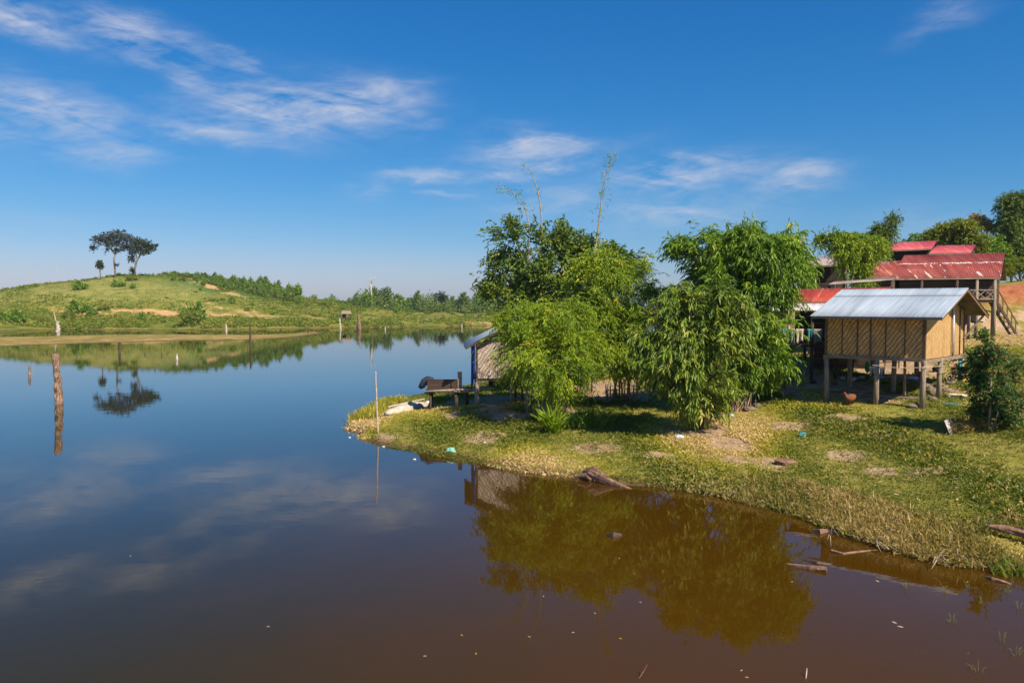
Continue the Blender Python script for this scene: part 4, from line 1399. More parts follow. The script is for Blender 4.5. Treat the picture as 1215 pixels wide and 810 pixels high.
def bladed_plant(name, lab, cat, px, py, n, hgt, spread, w, mat, seed, bend=.6):
    g = ground(px, py)
    r = np.random.default_rng(seed)
    root = empty(name, g, 0, lab, cat)
    Vs, Fs, Ts = [], [], []
    b0 = 0
    P = np.stack([r.normal(size=n) * spread, r.normal(size=n) * spread * .6, np.zeros(n)], 1)
    D = unit(r.normal(size=(n, 3)) * [.4, .4, .1] + [0, 0, 1])
    l = hgt * r.uniform(.6, 1.15, n)
    S = unit(np.cross(D, r.normal(size=(n, 3))))
    tn_ = np.clip(.4 + .2 * r.normal(size=n), 0, 1)
    for s in range(3):
        A = P + D * (l * s / 3)[:, None]; D2 = unit(D + np.array([0, 0, -bend * s * .4]) + D * [1, 1, 0] * s * .5)
        V_, F_, t_ = leaves(A, D2, np.cross(S, D2), l * .5, np.full(n, w), tn_)
        Vs.append(V_); Fs.append(F_ + b0); Ts.append(t_); b0 += len(V_)
    np_mesh('foliage', np.vstack(Vs), np.vstack(Fs), mat, root, {'tint': np.concatenate(Ts)})
    return root


bladed_plant('sedge_clump', 'dense clump of dark green blade leaves in front of the middle fence', 'plant', 697, 506, 260, .75, .42, .045, L['rich'], 31)
bladed_plant('young_plant', 'thin upright climbing plant on a stick right of the bright bamboo', 'plant', 656, 514, 110, 1.0, .12, .07, L['bright'], 32, .2)
bladed_plant('sedge_clump', 'small tuft of blade leaves just left of the climbing plant', 'plant', 676, 508, 60, .45, .14, .04, L['rich'], 33)
bladed_plant('reed_tuft', 'green reed tuft standing in the shallows at the right edge', 'plant', 1180, 748, 46, .28, .2, .015, L['scrub'], 34)
bladed_plant('reed_tuft', 'bushy green weed tuft at the water edge below the right log', 'plant', 1206, 682, 80, .4, .22, .03, L['scrub'], 35)


# ------------------------------------------------------------------ right hand bush and trees
def leafy(name, lab, cat, base, lobes, mat, n, k, slen, ll, lw, seed, trunk=None, group=None, trunk_r=.08, **kw):
    """lobes in local metres"""
    r = np.random.default_rng(seed)
    root = empty(name, base, 0, lab, cat, group)
    V_, F_, tn_ = foliage(lobes, n, k, slen, ll, lw, r, **kw)
    np_mesh('crown', V_, F_, mat, root, {'tint': tn_})
    for tr_ in (trunk or []):
        mb = MB(); mb.tube(tr_[0], np.linspace(tr_[1], tr_[1] * .45, len(tr_[0])).tolist(), 8, .06); mb.build('trunk', M['bark'], root, True)
    return root


g = ground(1172, 512)
lb = pxlobes([(1176, 408, 18, 14), (1168, 432, 24, 20), (1190, 436, 18, 22), (1176, 462, 26, 22), (1162, 474, 14, 18), (1196, 474, 18, 18), (1178, 488, 22, 14)], g[1], g)
leafy('bush', 'tall dark green bush with reddish dry tips right of the woven stilt house', 'bush', g, lb, L['bush'], 900, 13, .5, .14, .06, 41, [([(0, 0, -.1), (.05, 0, .8), (.1, .05, 1.9)], .05), ([(0.1, 0, -.1), (.3, 0, .6), (.35, .05, 1.3)], .035)], droop=.2, ldroop=.15, inner=.3, tvar=.3, clus=40, csz=.32)
g = ground(1150, 510)
leafy('bush', 'low heap of dry brown brush at the foot of the dark bush', 'brush', g, [((0, 0, .2), (.8, .5, .35)), ((.9, .1, .25), (.7, .5, .4))], L['straw'], 260, 9, .5, .13, .03, 42, droop=.1, ldroop=0, inner=.2)

# trees behind the houses
def pxtree(name, lab, cat, bx, by, Y, lob, mat, n, k, slen, ll, lw, seed, trunk=True, zg=None, **kw):
    base = at(bx, by, Y); base[2] = hz(base[0], base[1])
    lbs = pxlobes(lob, Y, base)
    tr_ = []
    if trunk:
        for (c, r_) in lbs[:4]:
            tr_.append((curve((0, 0, -.3), c, (c[0] * -.2, 0, .1 * c[2]), 7), .10))
    return leafy(name, lab, cat, base, lbs, mat, n, k, slen, ll, lw, seed, tr_, **kw)


pxtree('bamboo_clump', 'yellow-green bamboo growing between the brown house and the red wing', 'bamboo', 1010, 345, 51, [(1012, 284, 24, 16), (1000, 292, 16, 18), (1032, 288, 22, 16), (1016, 310, 20, 20), (1024, 328, 14, 16), (975, 280, 8, 10), (990, 276, 10, 8)],
       L['bright'], 1500, 14, 1.2, .25, .06, 51, droop=.5, ldroop=.4)
pxtree('bamboo_clump', 'dark plume of bamboo leaning right above the pink roofs', 'bamboo', 1042, 330, 58, [(1048, 272, 16, 14), (1060, 257, 9, 7), (1040, 285, 18, 14), (1035, 300, 18, 14)], L['dark'], 800, 14, 1.3, .25, .06, 52, droop=.4, ldroop=.4)
pxtree('tree', 'spreading yellow-green tree right behind the pink roofs', 'tree', 1145, 310, 69, [(1142, 266, 22, 8), (1125, 272, 22, 10), (1150, 280, 22, 12), (1110, 278, 14, 8), (1135, 290, 24, 12), (1160, 290, 14, 12)], L['scrub'], 1100, 12, 1.2, .3, .12, 53, droop=.25, flat=1.0)
pxtree('tree', 'brownish flat-topped tree between the spreading tree and the tall bamboo', 'tree', 1162, 312, 74, [(1165, 262, 12, 5), (1158, 256, 8, 4), (1174, 268, 10, 5), (1150, 268, 10, 4)], L['straw'], 220, 12, 1.1, .3, .11, 54, droop=.2, flat=1.0)
pxtree('tree', 'dark tree left of the spreading yellow-green tree behind the pink roofs', 'tree', 1103, 305, 72, [(1103, 280, 13, 8), (1115, 285, 14, 9)], L['dark'], 220, 12, 1.0, .28, .1, 55, droop=.3)
pxtree('bamboo_clump', 'tall bluish green bamboo towering at the right edge behind the red bank', 'bamboo', 1200, 322, 72, [(1198, 240, 17, 17), (1208, 236, 16, 15), (1196, 265, 15, 24), (1212, 268, 16, 26), (1203, 292, 17, 20), (1225, 250, 18, 22), (1230, 285, 22, 25)],
       L['dark'], 2600, 14, 1.3, .3, .07, 56, droop=.5, ldroop=.4)
pxtree('bush', 'rounded green bush at the foot of the tall bamboo behind the red bank', 'bush', 1180, 322, 70, [(1180, 290, 17, 14), (1170, 300, 13, 12), (1190, 302, 13, 13), (1182, 312, 18, 8)], L['rich'], 520, 12, .9, .28, .1, 57, droop=.3)
pxtree('bush', 'olive scrub under the tall bamboo at the right edge', 'bush', 1212, 324, 68, [(1206, 314, 16, 10), (1225, 312, 18, 12), (1190, 318, 12, 8)], L['scrub'], 480, 12, .9, .28, .09, 58, droop=.3)
pxtree('sapling', 'young green sapling in front of the brown plank house', 'sapling', 962, 345, 48, [(962, 322, 4, 8), (960, 335, 7, 8), (955, 340, 7, 5), (968, 338, 6, 6)], L['bright'], 90, 10, .5, .25, .07, 59)
# wooded ridge further right, beyond the frame edge, and behind the houses
for i, (px, py, Y, s) in enumerate([(1075, 300, 80, 1.0), (1245, 300, 78, 1.1), (1268, 305, 74, 1.2), (930, 318, 62, .8), (1088, 290, 82, .9)]):
    pxtree('tree', 'green tree on the slope behind the village houses', 'tree', px, py + 20, Y, [(px, py - 8 * s, 15 * s, 11 * s), (px + 8, py + 4, 15 * s, 10 * s), (px - 10, py + 5, 14 * s, 10 * s)], L['rich'], 240, 12, 1.0, .3, .1, 60 + i, group='trees on the slope behind the houses')

for i, (px, py, Y, w) in enumerate([(640, 440, 50, 22), (690, 428, 55, 26), (735, 425, 58, 28), (785, 420, 56, 26), (830, 420, 56, 26)]):
    pxtree('bush', 'dark bush at the back of the sandy yard, seen between the bamboo stems', 'bush', px, py + 8, Y, [(px, py - 12, w, 16), (px + 8, py - 4, w * .8, 12)], L['dark'], 260, 12, .8, .2, .08, 160 + i, trunk=False, group='bushes behind the bamboo yard')

# ------------------------------------------------------------------ hill with its two tall trees
def hill_tree(lab, bx, by, limbs, lob, mat, n, seed, ll=.55, lw=.3):
    base = ground(bx, by, 150)
    Yt = base[1]
    lbs = pxlobes(lob, Yt, base, .9)
    root = empty('hill_tree', base, 0, lab, 'tree', None)
    r = np.random.default_rng(seed)
    V_, F_, tn_ = foliage(lbs, n, 9, 1.5, ll, lw, r, droop=.15, ldroop=.1, inner=.3, flat=1.0, up=.2)
    np_mesh('crown', V_, F_, mat, root, {'tint': tn_})
    for pts, r0, r1 in limbs:
        P = [at(x, y, Yt) - base for x, y in pts]
        mb = MB(); mb.tube(P, np.linspace(r0, r1, len(P)).tolist(), 7, .06); mb.build('trunk', M['bark'], root, True)
    return root


hill_tree('tall tree with a wide flat grey-green umbrella crown, left of the pair on the hilltop', 137, 329,
          [([(137, 332), (136.3, 320), (135.2, 308), (136.5, 302)], .3, .22), ([(136.5, 302), (131, 295), (122, 290), (112, 290)], .2, .08), ([(136.5, 302), (138, 292), (143, 283), (148, 279)], .24, .08), ([(136.5, 302), (136, 294), (130, 285)], .16, .06),
           ([(136.5, 302), (144, 295), (153, 290)], .16, .06), ([(122, 290), (114, 294), (109, 298)], .1, .05), ([(135.7, 315), (139, 313)], .1, .06)],
          [(117, 284, 10, 5.5), (127, 281, 11, 6), (141, 278, 12, 6), (150, 283, 10, 6), (134, 288, 11, 5), (111, 293, 5, 4), (127, 296, 5, 3.5), (149, 292, 8, 5), (139, 314, 3, 2), (139, 296, 6, 3)], L['grey'], 620, 71)
hill_tree('leaning tree with creeper-hung trunk and green crown, right of the pair on the hilltop', 159, 328,
          [([(159.5, 332), (159.8, 320), (162, 310), (166, 303)], .36, .25), ([(166, 303), (172, 297), (180, 293)], .22, .08), ([(166, 303), (168, 292), (166, 286)], .22, .08), ([(163, 307), (160, 298), (160, 290)], .18, .07)],
          [(163, 286, 8, 5.5), (172, 289, 9, 6), (180, 294, 7, 4), (160, 294, 8, 7), (170, 297, 9, 5), (185, 291, 3, 2), (156.5, 305, 4, 8), (157, 321, 3, 5)], L['hill'], 600, 72)
hill_tree('small lollipop-shaped tree left of the umbrella tree on the hilltop', 119, 331, [([(119.5, 333), (119, 324), (118.4, 318)], .22, .16)], [(118.3, 313.5, 3.2, 4.6)], L['hill'], 130, 73)

# variants for distant growth
def far_variant(nm, lobes, mat, n, ll, lw, seed, trunk_h):
    r = np.random.default_rng(seed)
    root = empty(nm, (0, -50, -20))
    V_, F_, tn_ = foliage(lobes, n, 8, .35, ll, lw, r, droop=.25, ldroop=.15, inner=.3, flat=.8)
    np_mesh('crown', V_, F_, mat, root, {'tint': tn_})
    if trunk_h:
        mb = MB(); mb.tube([(0, 0, -.3), (.02, 0, trunk_h)], [.045, .025], 6); mb.build('trunk', M['bark'], root)
    return root


TV = [('tree', [((0, 0, .65), (.3, .3, .33)), ((.12, 0, .45), (.26, .26, .25)), ((-.14, 0, .5), (.22, .24, .25))], L['rich'], 130, .12, .06, 81, .6),
      ('tree', [((0, 0, .6), (.26, .26, .4)), ((.05, 0, .35), (.32, .3, .2))], L['dark'], 130, .12, .06, 82, .5),
      ('tree', [((0, 0, .8), (.3, .3, .18)), ((-.12, 0, .62), (.2, .2, .14)), ((.15, 0, .66), (.2, .2, .14))], L['hill'], 100, .12, .06, 83, .8)]
SV = [('shrub', [((0, 0, .4), (.55, .5, .42)), ((.4, 0, .3), (.35, .35, .3)), ((-.35, .1, .25), (.35, .3, .28))], L['rich'], 130, .14, .08, 84, 0),
      ('shrub', [((0, 0, .35), (.6, .5, .38)), ((-.5, 0, .25), (.35, .35, .25))], L['scrub'], 130, .14, .08, 85, 0)]
protos = {}


def far_plant(kind, vi, base, s, lab, cat, group, sz=1.0):
    key = (kind, vi)
    spec = (TV if kind == 'tree' else SV)[vi]
    if key not in protos:
        o = protos[key] = far_variant(*spec)
    else:
        o = copy_tree(protos[key])
    o.location = [float(v) for v in base]
    o.scale = (s, s, s * sz)
    o.rotation_euler = (0, 0, random.uniform(0, 6.28))
    return tag(o, lab, cat, group)


random.seed(12)
# woodland along the right shoulder of the hill
GL = 'trees along the right shoulder of the hill'
for i in range(165):
    u = random.random()
    px = 172 + 185 * u
    Yd = random.uniform(236, 275)
    x = (px - 607.5) / FOC * Yd
    zc = hz(x, Yd)
    py = 362 - (zc - CAM_H) / Yd * FOC
    s = random.uniform(1.5, 2.9) * (.6 + .9 * u) * (1 if Yd > 250 else .75)
    if px < 205 and Yd < 250: continue
    if px < 205: s *= .6
    vi = random.choice([0, 0, 1])
    far_plant('tree', vi, (x, Yd, zc - .1), s, ['small rounded green tree in the woodland down the right shoulder of the hill', 'small dark pointed tree in the woodland down the right shoulder of the hill'][vi], 'tree', GL, random.uniform(.8, 1.3))
# left crest scrub
for i in range(90):
    px = random.uniform(-20, 175)
    Yd = random.uniform(244, 262)
    x = (px - 607.5) / FOC * Yd
    far_plant('shrub', random.choice([0, 1]), (x, Yd, hz(x, Yd) - .1), random.uniform(.8, 1.7), 'low shrub on the crest of the hill left of the two tall trees', 'shrub', 'shrubs along the hill crest')
# named bushes on the hill
HB = [(20, 382, 4.2, 0, 'large round green bush at the left end of the far bank'), (93, 371, 4.6, 0, 'big dark green bush in front of the cleared hill field'), (110, 374, 2.8, 0, 'smaller bush just right of the big dark field bush'),
      (81, 378, 3.2, 1, 'low spreading bush below the big dark field bush'), (167, 380, 2.4, 0, 'small round bush on the orange earth strip'), (230, 379, 4.2, 0, 'dark conical bush standing on the tan bank right of the hill field'),
      (224, 386, 4.0, 1, 'broad yellow-green bush at the waterline below the dark conical bush'), (95, 343, 3.4, 0, 'dark bush on the left slope high under the lollipop tree'), (141, 340, 3.0, 0, 'bush at the foot of the umbrella tree'),
      (156, 333, 2.6, 1, 'pale bush under the leaning hilltop tree'), (127, 326, 2.6, 0, 'dark bush between the lollipop tree and the umbrella tree'), (158, 342, 2.0, 0, 'small dark bush below the leaning hilltop tree'),
      (275, 358, 2.2, 0, 'lone bush at the right edge of the hill clearing'), (52, 384, 2.6, 1, 'low olive bush at the waterline left of the field'), (3, 380, 3.0, 0, 'bush at the far left edge of the photo on the bank'), (123, 368, 2.4, 1, 'low bush at the right end of the field bushes')]
for px, py, s, vi, lab in HB:
    g = ground(px, py, 150)
    o = far_plant('shrub', vi, g - [0, 0, .15], s, lab, 'bush', 'bushes on the hill and far bank', 1.5 if 'conical' in lab else 1.0)
# scrub along the far shore, as one uncountable mass
r = np.random.default_rng(91)
n = 26000
px = r.uniform(-40, 640, n)
Yd = r.uniform(176, 262, n)
x = (px - 607.5) / FOC * Yd
fd = sdf(FAR, x, Yd)
ns_ = np.sin(x * .35) + np.sin(x * .13 + 2) + np.sin(Yd * .4 + x * .05)
fm_ = np.exp(-((x + 118) / 36) ** 2 - ((Yd - 226) / 17) ** 2) * 1.6
ok = (fd > .6) & (ns_ + r.normal(size=n) * .9 > .1 - 1.0 * np.exp(-fd / 7)) & (blobs(x, Yd, HILLD) < .3)
ok &= (np.exp(-fd / 9) + .16 + .5 * sstep(236, 246, Yd) * (x < -60) > r.random(n) * .95) & (fm_ < .35 + .3 * r.random(n))
x, Yd = x[ok], Yd[ok]
z = height(x, Yd)
n = len(x)
K = 22
h_ = r.uniform(.35, 1.15, n) * (.8 + .6 * np.exp(-fd[ok] / 8))
P = np.repeat(np.stack([x, Yd, z], 1), K, 0) + unit(r.normal(size=(n * K, 3))) * (np.repeat(h_, K) * r.uniform(.3, 1, n * K))[:, None] * [1.1, .8, .6]
P[:, 2] = np.maximum(P[:, 2], np.repeat(z, K)) + .1
V_, F_, t_ = leaves(P, r.normal(size=(n * K, 3)), r.normal(size=(n * K, 3)) + [0, -.3, .8], np.full(n * K, .46), np.full(n * K, .30), np.clip(np.repeat(.5 + .2 * r.normal(size=n), K) + .1 * r.normal(size=n * K), 0, 1))
tag(np_mesh('scrub', V_, F_, L['scrub'], None, {'tint': t_}), 'low yellow-green scrub along the far shore', 'scrub', kind='stuff')
# dark undergrowth filling the wood on the right shoulder
n = 2600
px = r.uniform(168, 352, n); Yd = r.uniform(238, 272, n)
x = (px - 607.5) / FOC * Yd
ok = (blobs(x, Yd, HILLD) < .25) & ((px - 168) / 184 + (Yd - 238) / 30 > .42 + .3 * r.random(n))
x, Yd, pq = x[ok], Yd[ok], px[ok]; n = len(x); K = 26
hh = r.uniform(.5, 1.3, n) * (.7 + .6 * (pq - 168) / 184)
P = np.repeat(np.stack([x, Yd, height(x, Yd) + hh * .5], 1), K, 0) + unit(r.normal(size=(n * K, 3))) * (np.repeat(hh, K) * r.uniform(.4, 1, n * K))[:, None]
V_, F_, t_ = leaves(P, r.normal(size=(n * K, 3)), r.normal(size=(n * K, 3)) + [0, -.3, .8], np.full(n * K, .5), np.full(n * K, .3), np.clip(np.repeat(.35 + .22 * r.normal(size=n), K) + .1 * r.normal(size=n * K), 0, 1))
tag(np_mesh('undergrowth', V_, F_, L['dark'], None, {'tint': t_}), 'dense dark undergrowth between the trees on the right shoulder of the hill', 'undergrowth', kind='stuff')
# rough tufts all over the hill
n = 9000
px = r.uniform(-40, 420, n); Yd = r.uniform(186, 262, n)
x = (px - 607.5) / FOC * Yd
ok = (sdf(FAR, x, Yd) > 4) & (blobs(x, Yd, HILLD) < .25)
x, Yd = x[ok], Yd[ok]; n = len(x); K = 9
infield = np.exp(-((x + 108) / 27) ** 2 - ((Yd - 226) / 15) ** 2) > .35
hh = np.where(infield, .22, .42) * r.uniform(.5, 1.4, n)
P = np.repeat(np.stack([x, Yd, height(x, Yd)], 1), K, 0) + r.normal(size=(n * K, 3)) * (np.repeat(hh, K)[:, None] * [1.6, 1.2, .35])
V_, F_, t_ = leaves(P, r.normal(size=(n * K, 3)) + [0, 0, .5], r.normal(size=(n * K, 3)) + [0, -.3, .8], np.repeat(hh, K) * .9, np.repeat(hh, K) * .55, np.clip(np.repeat(np.where(infield, .5, .36) + .24 * r.normal(size=n), K), 0, 1))
tag(np_mesh('rough_grass', V_, F_, L['scrub'], None, {'tint': t_}), 'rough tufts of grass and low scrub over the hill', 'rough grass', kind='stuff')
# distant tree line
GT = 'trees of the distant tree line'
TL = [(387, 358, 8, 2, 'wide-crowned pale tree at the left of the distant tree line'), (395, 352, 10, 0, 'dark round tree standing clear in the distant tree line'), (496, 348, 10, 1, 'tall narrow tree peak in the middle of the distant tree line'),
      (523, 348, 10, 2, 'tall pale bare-stemmed tree right of the middle of the distant tree line'), (553, 355, 9, 2, 'flat-crowned tree at the right of the distant tree line')]
for px, py, s, vi, lab in TL:
    Yd = 330
    x = (px - 607.5) / FOC * Yd
    zb = hz(x, Yd)
    top = CAM_H + (362 - py + 4) / FOC * Yd
    far_plant('tree', vi, (x, Yd, zb - .1), top - zb, lab, 'tree', GT, 1.0)
for i in range(100):
    px = random.uniform(352, 680)
    Yd = random.uniform(320, 380)
    x = (px - 607.5) / FOC * Yd
    zb = hz(x, Yd)
    top = 5.0 if px < 420 else 8.0 + 2.0 * math.sin(px * .06)
    s = random.uniform(.65, 1.1) * top
    vi = random.choice([0, 1, 1])
    far_plant('tree', vi, (x, Yd, zb - .2), s, ['rounded green tree in the distant tree line', 'dark pointed tree in the distant tree line'][vi], 'tree', GT, random.uniform(.85, 1.2))
for i in range(40):
    px = random.uniform(340, 640); Yd = random.uniform(235, 300)
    x = (px - 607.5) / FOC * Yd
    far_plant('shrub', random.choice([0, 1]), (x, Yd, hz(x, Yd) - .1), random.uniform(1.2, 2.6), 'shrub on the grassy far bank in front of the distant tree line', 'shrub', 'shrubs in front of the distant tree line')
for i in range(26):
    px = random.uniform(-10, 330); Yd = random.uniform(214, 246)
    x = (px - 607.5) / FOC * Yd
    if abs(px - 130) < 60 and Yd < 240: continue
    far_plant('shrub', random.choice([0, 1]), (x, Yd, hz(x, Yd) - .1), random.uniform(.7, 1.5), 'small shrub dotted on the slope of the hill', 'shrub', 'small shrubs on the hill slope')

n = 1500
px = r.uniform(345, 660, n); Yd = r.uniform(315, 360, n)
x = (px - 607.5) / FOC * Yd
hh = r.uniform(1.2, 3.2, n) * (1.0 + .45 * np.sin(px * .09) + .25 * np.sin(px * .31)) * np.where(px < 420, .7, 1.15)
K = 26
zc = height(x, Yd) + hh * .75
P = np.repeat(np.stack([x, Yd, zc], 1), K, 0) + unit(r.normal(size=(n * K, 3))) * (np.repeat(hh, K) * r.uniform(.4, 1, n * K))[:, None] * [.8, .8, 1]
V_, F_, t_ = leaves(P, r.normal(size=(n * K, 3)), r.normal(size=(n * K, 3)) + [0, -.3, .8], np.full(n * K, .8), np.full(n * K, .45), np.clip(np.repeat(.38 + .22 * r.normal(size=n), K) + .1 * r.normal(size=n * K), 0, 1))
tag(np_mesh('distant_wood', V_, F_, L['dark'], None, {'tint': t_}), 'unbroken dark green wood filling the distant tree line', 'wood', kind='stuff')
# tall dead tree wrapped in creeper
base = at(440, 364, 262); base[2] = hz(base[0], base[1])
dt = empty('dead_tree', base, 0, 'tall bare dead tree with forked top and creeper on its trunk', 'tree')
for pts, r0, r1 in (([(440, 368), (440.3, 350), (440, 340), (439, 336)], .5, .25), ([(439.5, 338), (442, 332), (446, 328)], .18, .05), ([(439.4, 338), (439, 332), (440, 328)], .16, .05), ([(440, 341), (436.5, 340)], .1, .05)):
    mb = MB(); mb.tube([at(x, y, base[1]) - base for x, y in pts], np.linspace(r0, r1, len(pts)).tolist(), 7, .05); mb.build('trunk', M['pale_wood'], dt, True)
lbs = pxlobes([(440.3, 352, 1.6, 9), (440.3, 344, 1.4, 4), (440.5, 360, 1.8, 5)], base[1], base)
V_, F_, t_ = foliage(lbs, 160, 8, .7, .45, .25, np.random.default_rng(6), inner=.5)
np_mesh('creeper', V_, F_, L['rich'], dt, {'tint': t_})
# field hut on posts far away
g = at(411, 375, 205); g[2] = hz(g[0], g[1])
fh = empty('field_hut', g, .2, 'tiny thatched field hut on posts on the far bank', 'hut')
mb = MB(); mb.add([(-1.3, -1, 1.75), (1.3, -1, 1.75), (1.1, 0, 2.5), (-1.1, 0, 2.5), (-1.3, 1, 1.75), (1.3, 1, 1.75)], [(0, 1, 2, 3), (3, 2, 5, 4), (0, 3, 4), (1, 5, 2)]); mb.build('roof', M['plank'], fh, False, .08)
mb = MB(); mb.box((0, 0, .7), (2.0, 1.4, .12)); mb.build('floor', M['wood_dark'], fh)
mb = MB(); mb.box((-.55, .6, 1.2), (.9, .06, .9)); mb.build('wall', M['wood_dark'], fh)
for x in (-1, 1):
    for y in (-.75, .75):
        mb = MB(); mb.tube([(x, y, -.3), (x, y, 1.8)], .07, 6); mb.build('post', M['wood_dark'], fh)
# lower wire fence posts on far bank are tiny sticks
random.seed(5)
for i in range(16):
    px = 420 + i * 9.5
    x = (px - 607.5) / FOC * 232
    mb = MB(); mb.tube([(0, 0, -.3), (random.uniform(-.05, .05), 0, 1.3)], .06, 5)
    o = mb.build('fence_post', M['post']); o.location = (x, 232, hz(x, 232))
    tag(o, 'thin grey fence post on the far bank before the distant tree line', 'post', 'fence posts on the far bank')


# ------------------------------------------------------------------ stumps and poles standing in the water
def snag(name, lab, px, py_base, py_top, r_px, mat, cat='stump', lean=0, jag=.12, n=9, seg=9, group='stumps and poles standing in the water', z=0.0, Y=None):
    p = onz(px, py_base, z) if Y is None else at(px, py_base, Y)
    if z == 0 and Y is None: p[2] = 0
    h = (py_base - py_top) / FOC * p[1]
    r0 = r_px / FOC * p[1]
    random.seed(int(px * 13 + py_base))
    mb = MB()
    pts = []; rad = []
    for i in range(seg):
        s = i / (seg - 1)
        pts.append((lean * h * s + random.uniform(-1, 1) * r0 * jag * 2, random.uniform(-1, 1) * r0 * jag * 2, -.6 + (h + .6) * s))
        rad.append(r0 * (1.0 - .25 * s) * random.uniform(1 - jag, 1 + jag))
    mb.tube(pts, rad, n, jag)
    # ragged top
    if r_px > 2:
        for k in range(3):
            a_ = 2 * math.pi * k / 3 + .5
            mb.tube([(pts[-1][0] + .55 * r0 * math.cos(a_), .55 * r0 * math.sin(a_), h - .15), (pts[-1][0] + .6 * r0 * math.cos(a_), .6 * r0 * math.sin(a_), h + random.uniform(.05, .35) * r0 * 2)], [r0 * .4, r0 * .12], 5, .2)
    o = mb.build(name, mat, None, False)
    o.location = p.tolist()
    return tag(o, lab, cat, group)


snag('tree_stump', 'thick weathered dead trunk with ragged top, nearest and tallest in the open water', 71, 479, 420, 5.0, M['dead_wood'], jag=.14, n=12, seg=14, lean=-.06)
snag('tree_stump', 'short dark stub left of the thick weathered trunk', 35, 445, 433, 1.6, M['dead_wood'])
snag('pole', 'tall dark straight pole rising before the spit', 297, 411, 384, 1.3, M['wood_dark'], 'pole', jag=.03)
snag('pole', 'dark pole left of the tall straight one, in the hill reflection', 142, 420, 405.5, 1.5, M['wood_dark'], 'pole', jag=.06)
snag('tree_stump', 'short pinkish stump in the water below the dark conical bush', 210, 427, 419.5, 1.6, M['pale_wood'])
snag('tree_stump', 'tiny dark stub right of the dark pole in the hill reflection', 172, 421, 418, .8, M['wood_dark'])
snag('tree_stump', 'forked pale stump with a thin spike by the far bank at left', 68.5, 392.5, 381, 2.4, M['pale_wood'], Y=165)
snag('pole', 'thin bent spike leaning left above the forked pale stump', 67.5, 383, 369.5, .6, M['pale_wood'], 'branch', lean=-.25, jag=.05, Y=164.8)
snag('tree_stump', 'white short post at the far waterline behind the spit', 268.5, 393.5, 384.5, 1.3, M['pale_wood'], Y=163)
snag('tree_stump', 'leaning thick grey trunk at the far bank under the field hut', 427, 391, 373, 2.0, M['dead_wood'], lean=-.10, jag=.07)
snag('pole', 'slim pale trunk at the far bank left of the leaning thick one', 404, 390.5, 377, 1.2, M['pale_wood'], 'pole', lean=-.06)
snag('tree_stump', 'dark low stump just left of the leaning thick grey trunk', 423.5, 391, 386, 1.1, M['wood_dark'])
for i, (px, pb, pt, rp_, m_, lab) in enumerate([(333, 392, 389.5, 1.2, 'wood_dark', 'low dark stump by the far bank right of the tall straight pole'), (366, 392, 389, .8, 'wood_dark', 'small dark stick by the far bank between two low stumps'), (457, 391.5, 387, .7, 'pale_wood', 'thin pale stick by the far bank right of the leaning trunk'),
                                              (449, 392, 389, .8, 'wood_dark', 'short dark stick just right of the leaning far trunk'), (499, 399, 395.5, .8, 'wood_dark', 'small dark stick standing out from the far bank'), (548, 389, 383.5, .8, 'pale_wood', 'pale stick by the far bank near the hut roof'),
                                              (552, 398, 394.5, .7, 'wood_dark', 'thin dark stick in the water left of the hut roof'), (512, 400, 397, .7, 'wood_dark', 'dark nub in the water before the pale tree reflection'), (283, 390.5, 387, .8, 'pale_wood', 'pale nub on the far bank left of the tall straight pole'), (365, 396, 393, .7, 'wood_dark', 'tiny stick at the tip of the spit'), (192, 421, 417, .6, 'wood_dark', 'thin stick in the hill reflection left of the pinkish stump')]):
    snag('stick', lab, px, pb, pt, rp_, M[m_], 'stick', jag=.05)
snag('pole', 'pale leaning bamboo pole stuck in the tip of the grassy point', 449, 514, 440, 1.1, M['bamboo_pole'], 'pole', lean=-.04, jag=.1, Y=ground(449, 514)[1], group=None)
for px, pt, lab in ((38, 318, 'thin dead sapling furthest left on the hill crest'), (69, 316, 'thin dead sapling on the hill crest left of the lollipop tree')):
    snag('dead_sapling', lab, px, 332 if px > 50 else 338, pt, .35, M['pale_wood'], 'tree', lean=-.12, jag=.03, Y=250, group='dead saplings on the hill crest')


# ------------------------------------------------------------------ logs and litter
def log(name, lab, pts_px, rad, mat, zs, jag=.15, group=None, cat='log'):
    P = [onz(x, y, z) for (x, y), z in zip(pts_px, zs)]
    o0 = P[0].copy()
    mb = MB(); mb.tube([p - o0 for p in P], rad, 10, jag)
    o = mb.build(name, mat, None, False); o.location = o0.tolist()
    return tag(o, lab, cat, group)


g = onz(700, 566, .1)
dl = empty('driftwood', (*g[:2], 0), 0, 'reddish brown split driftwood log sliding from the bank into the water', 'log')
mb = MB(); mb.tube([(-.15, .25, .18), (.05, 0, .22), (.35, -.3, .12), (.7, -.65, .02), (1.15, -1.15, -.06)], [.10, .17, .16, .10, .05], 10, .2); mb.build('trunk', M['driftwood'], dl)
mb = MB(); mb.tube([(-.05, .2, .3), (.15, -.05, .34), (.42, -.38, .2)], [.07, .11, .06], 8, .25); mb.build('split_side', M['driftwood'], dl)
mb = MB(); mb.tube([(-.35, .15, .12), (-.1, 0, .16), (.0, -.2, .04)], [.06, .10, .06], 8, .25); mb.build('root', M['driftwood'], dl)
log('driftwood', 'small dark rounded log end floating in the tree reflection', [(720, 634), (728, 635), (737, 635)], [.04, .085, .05], M['wet_wood'], (.0, .02, .0))
log('driftwood', 'square-ended pale log floating with a reddish submerged tail', [(900, 668), (940, 672), (962, 675), (981, 676)], [.05, .07, .08, .08], M['driftwood'], (-.12, -.05, .0, .03))
log('driftwood', 'dark floating log with pale top edge left of the square-ended log', [(950, 664), (970, 668), (986, 670)], [.04, .05, .04], M['wet_wood'], (-.03, .005, -.02))
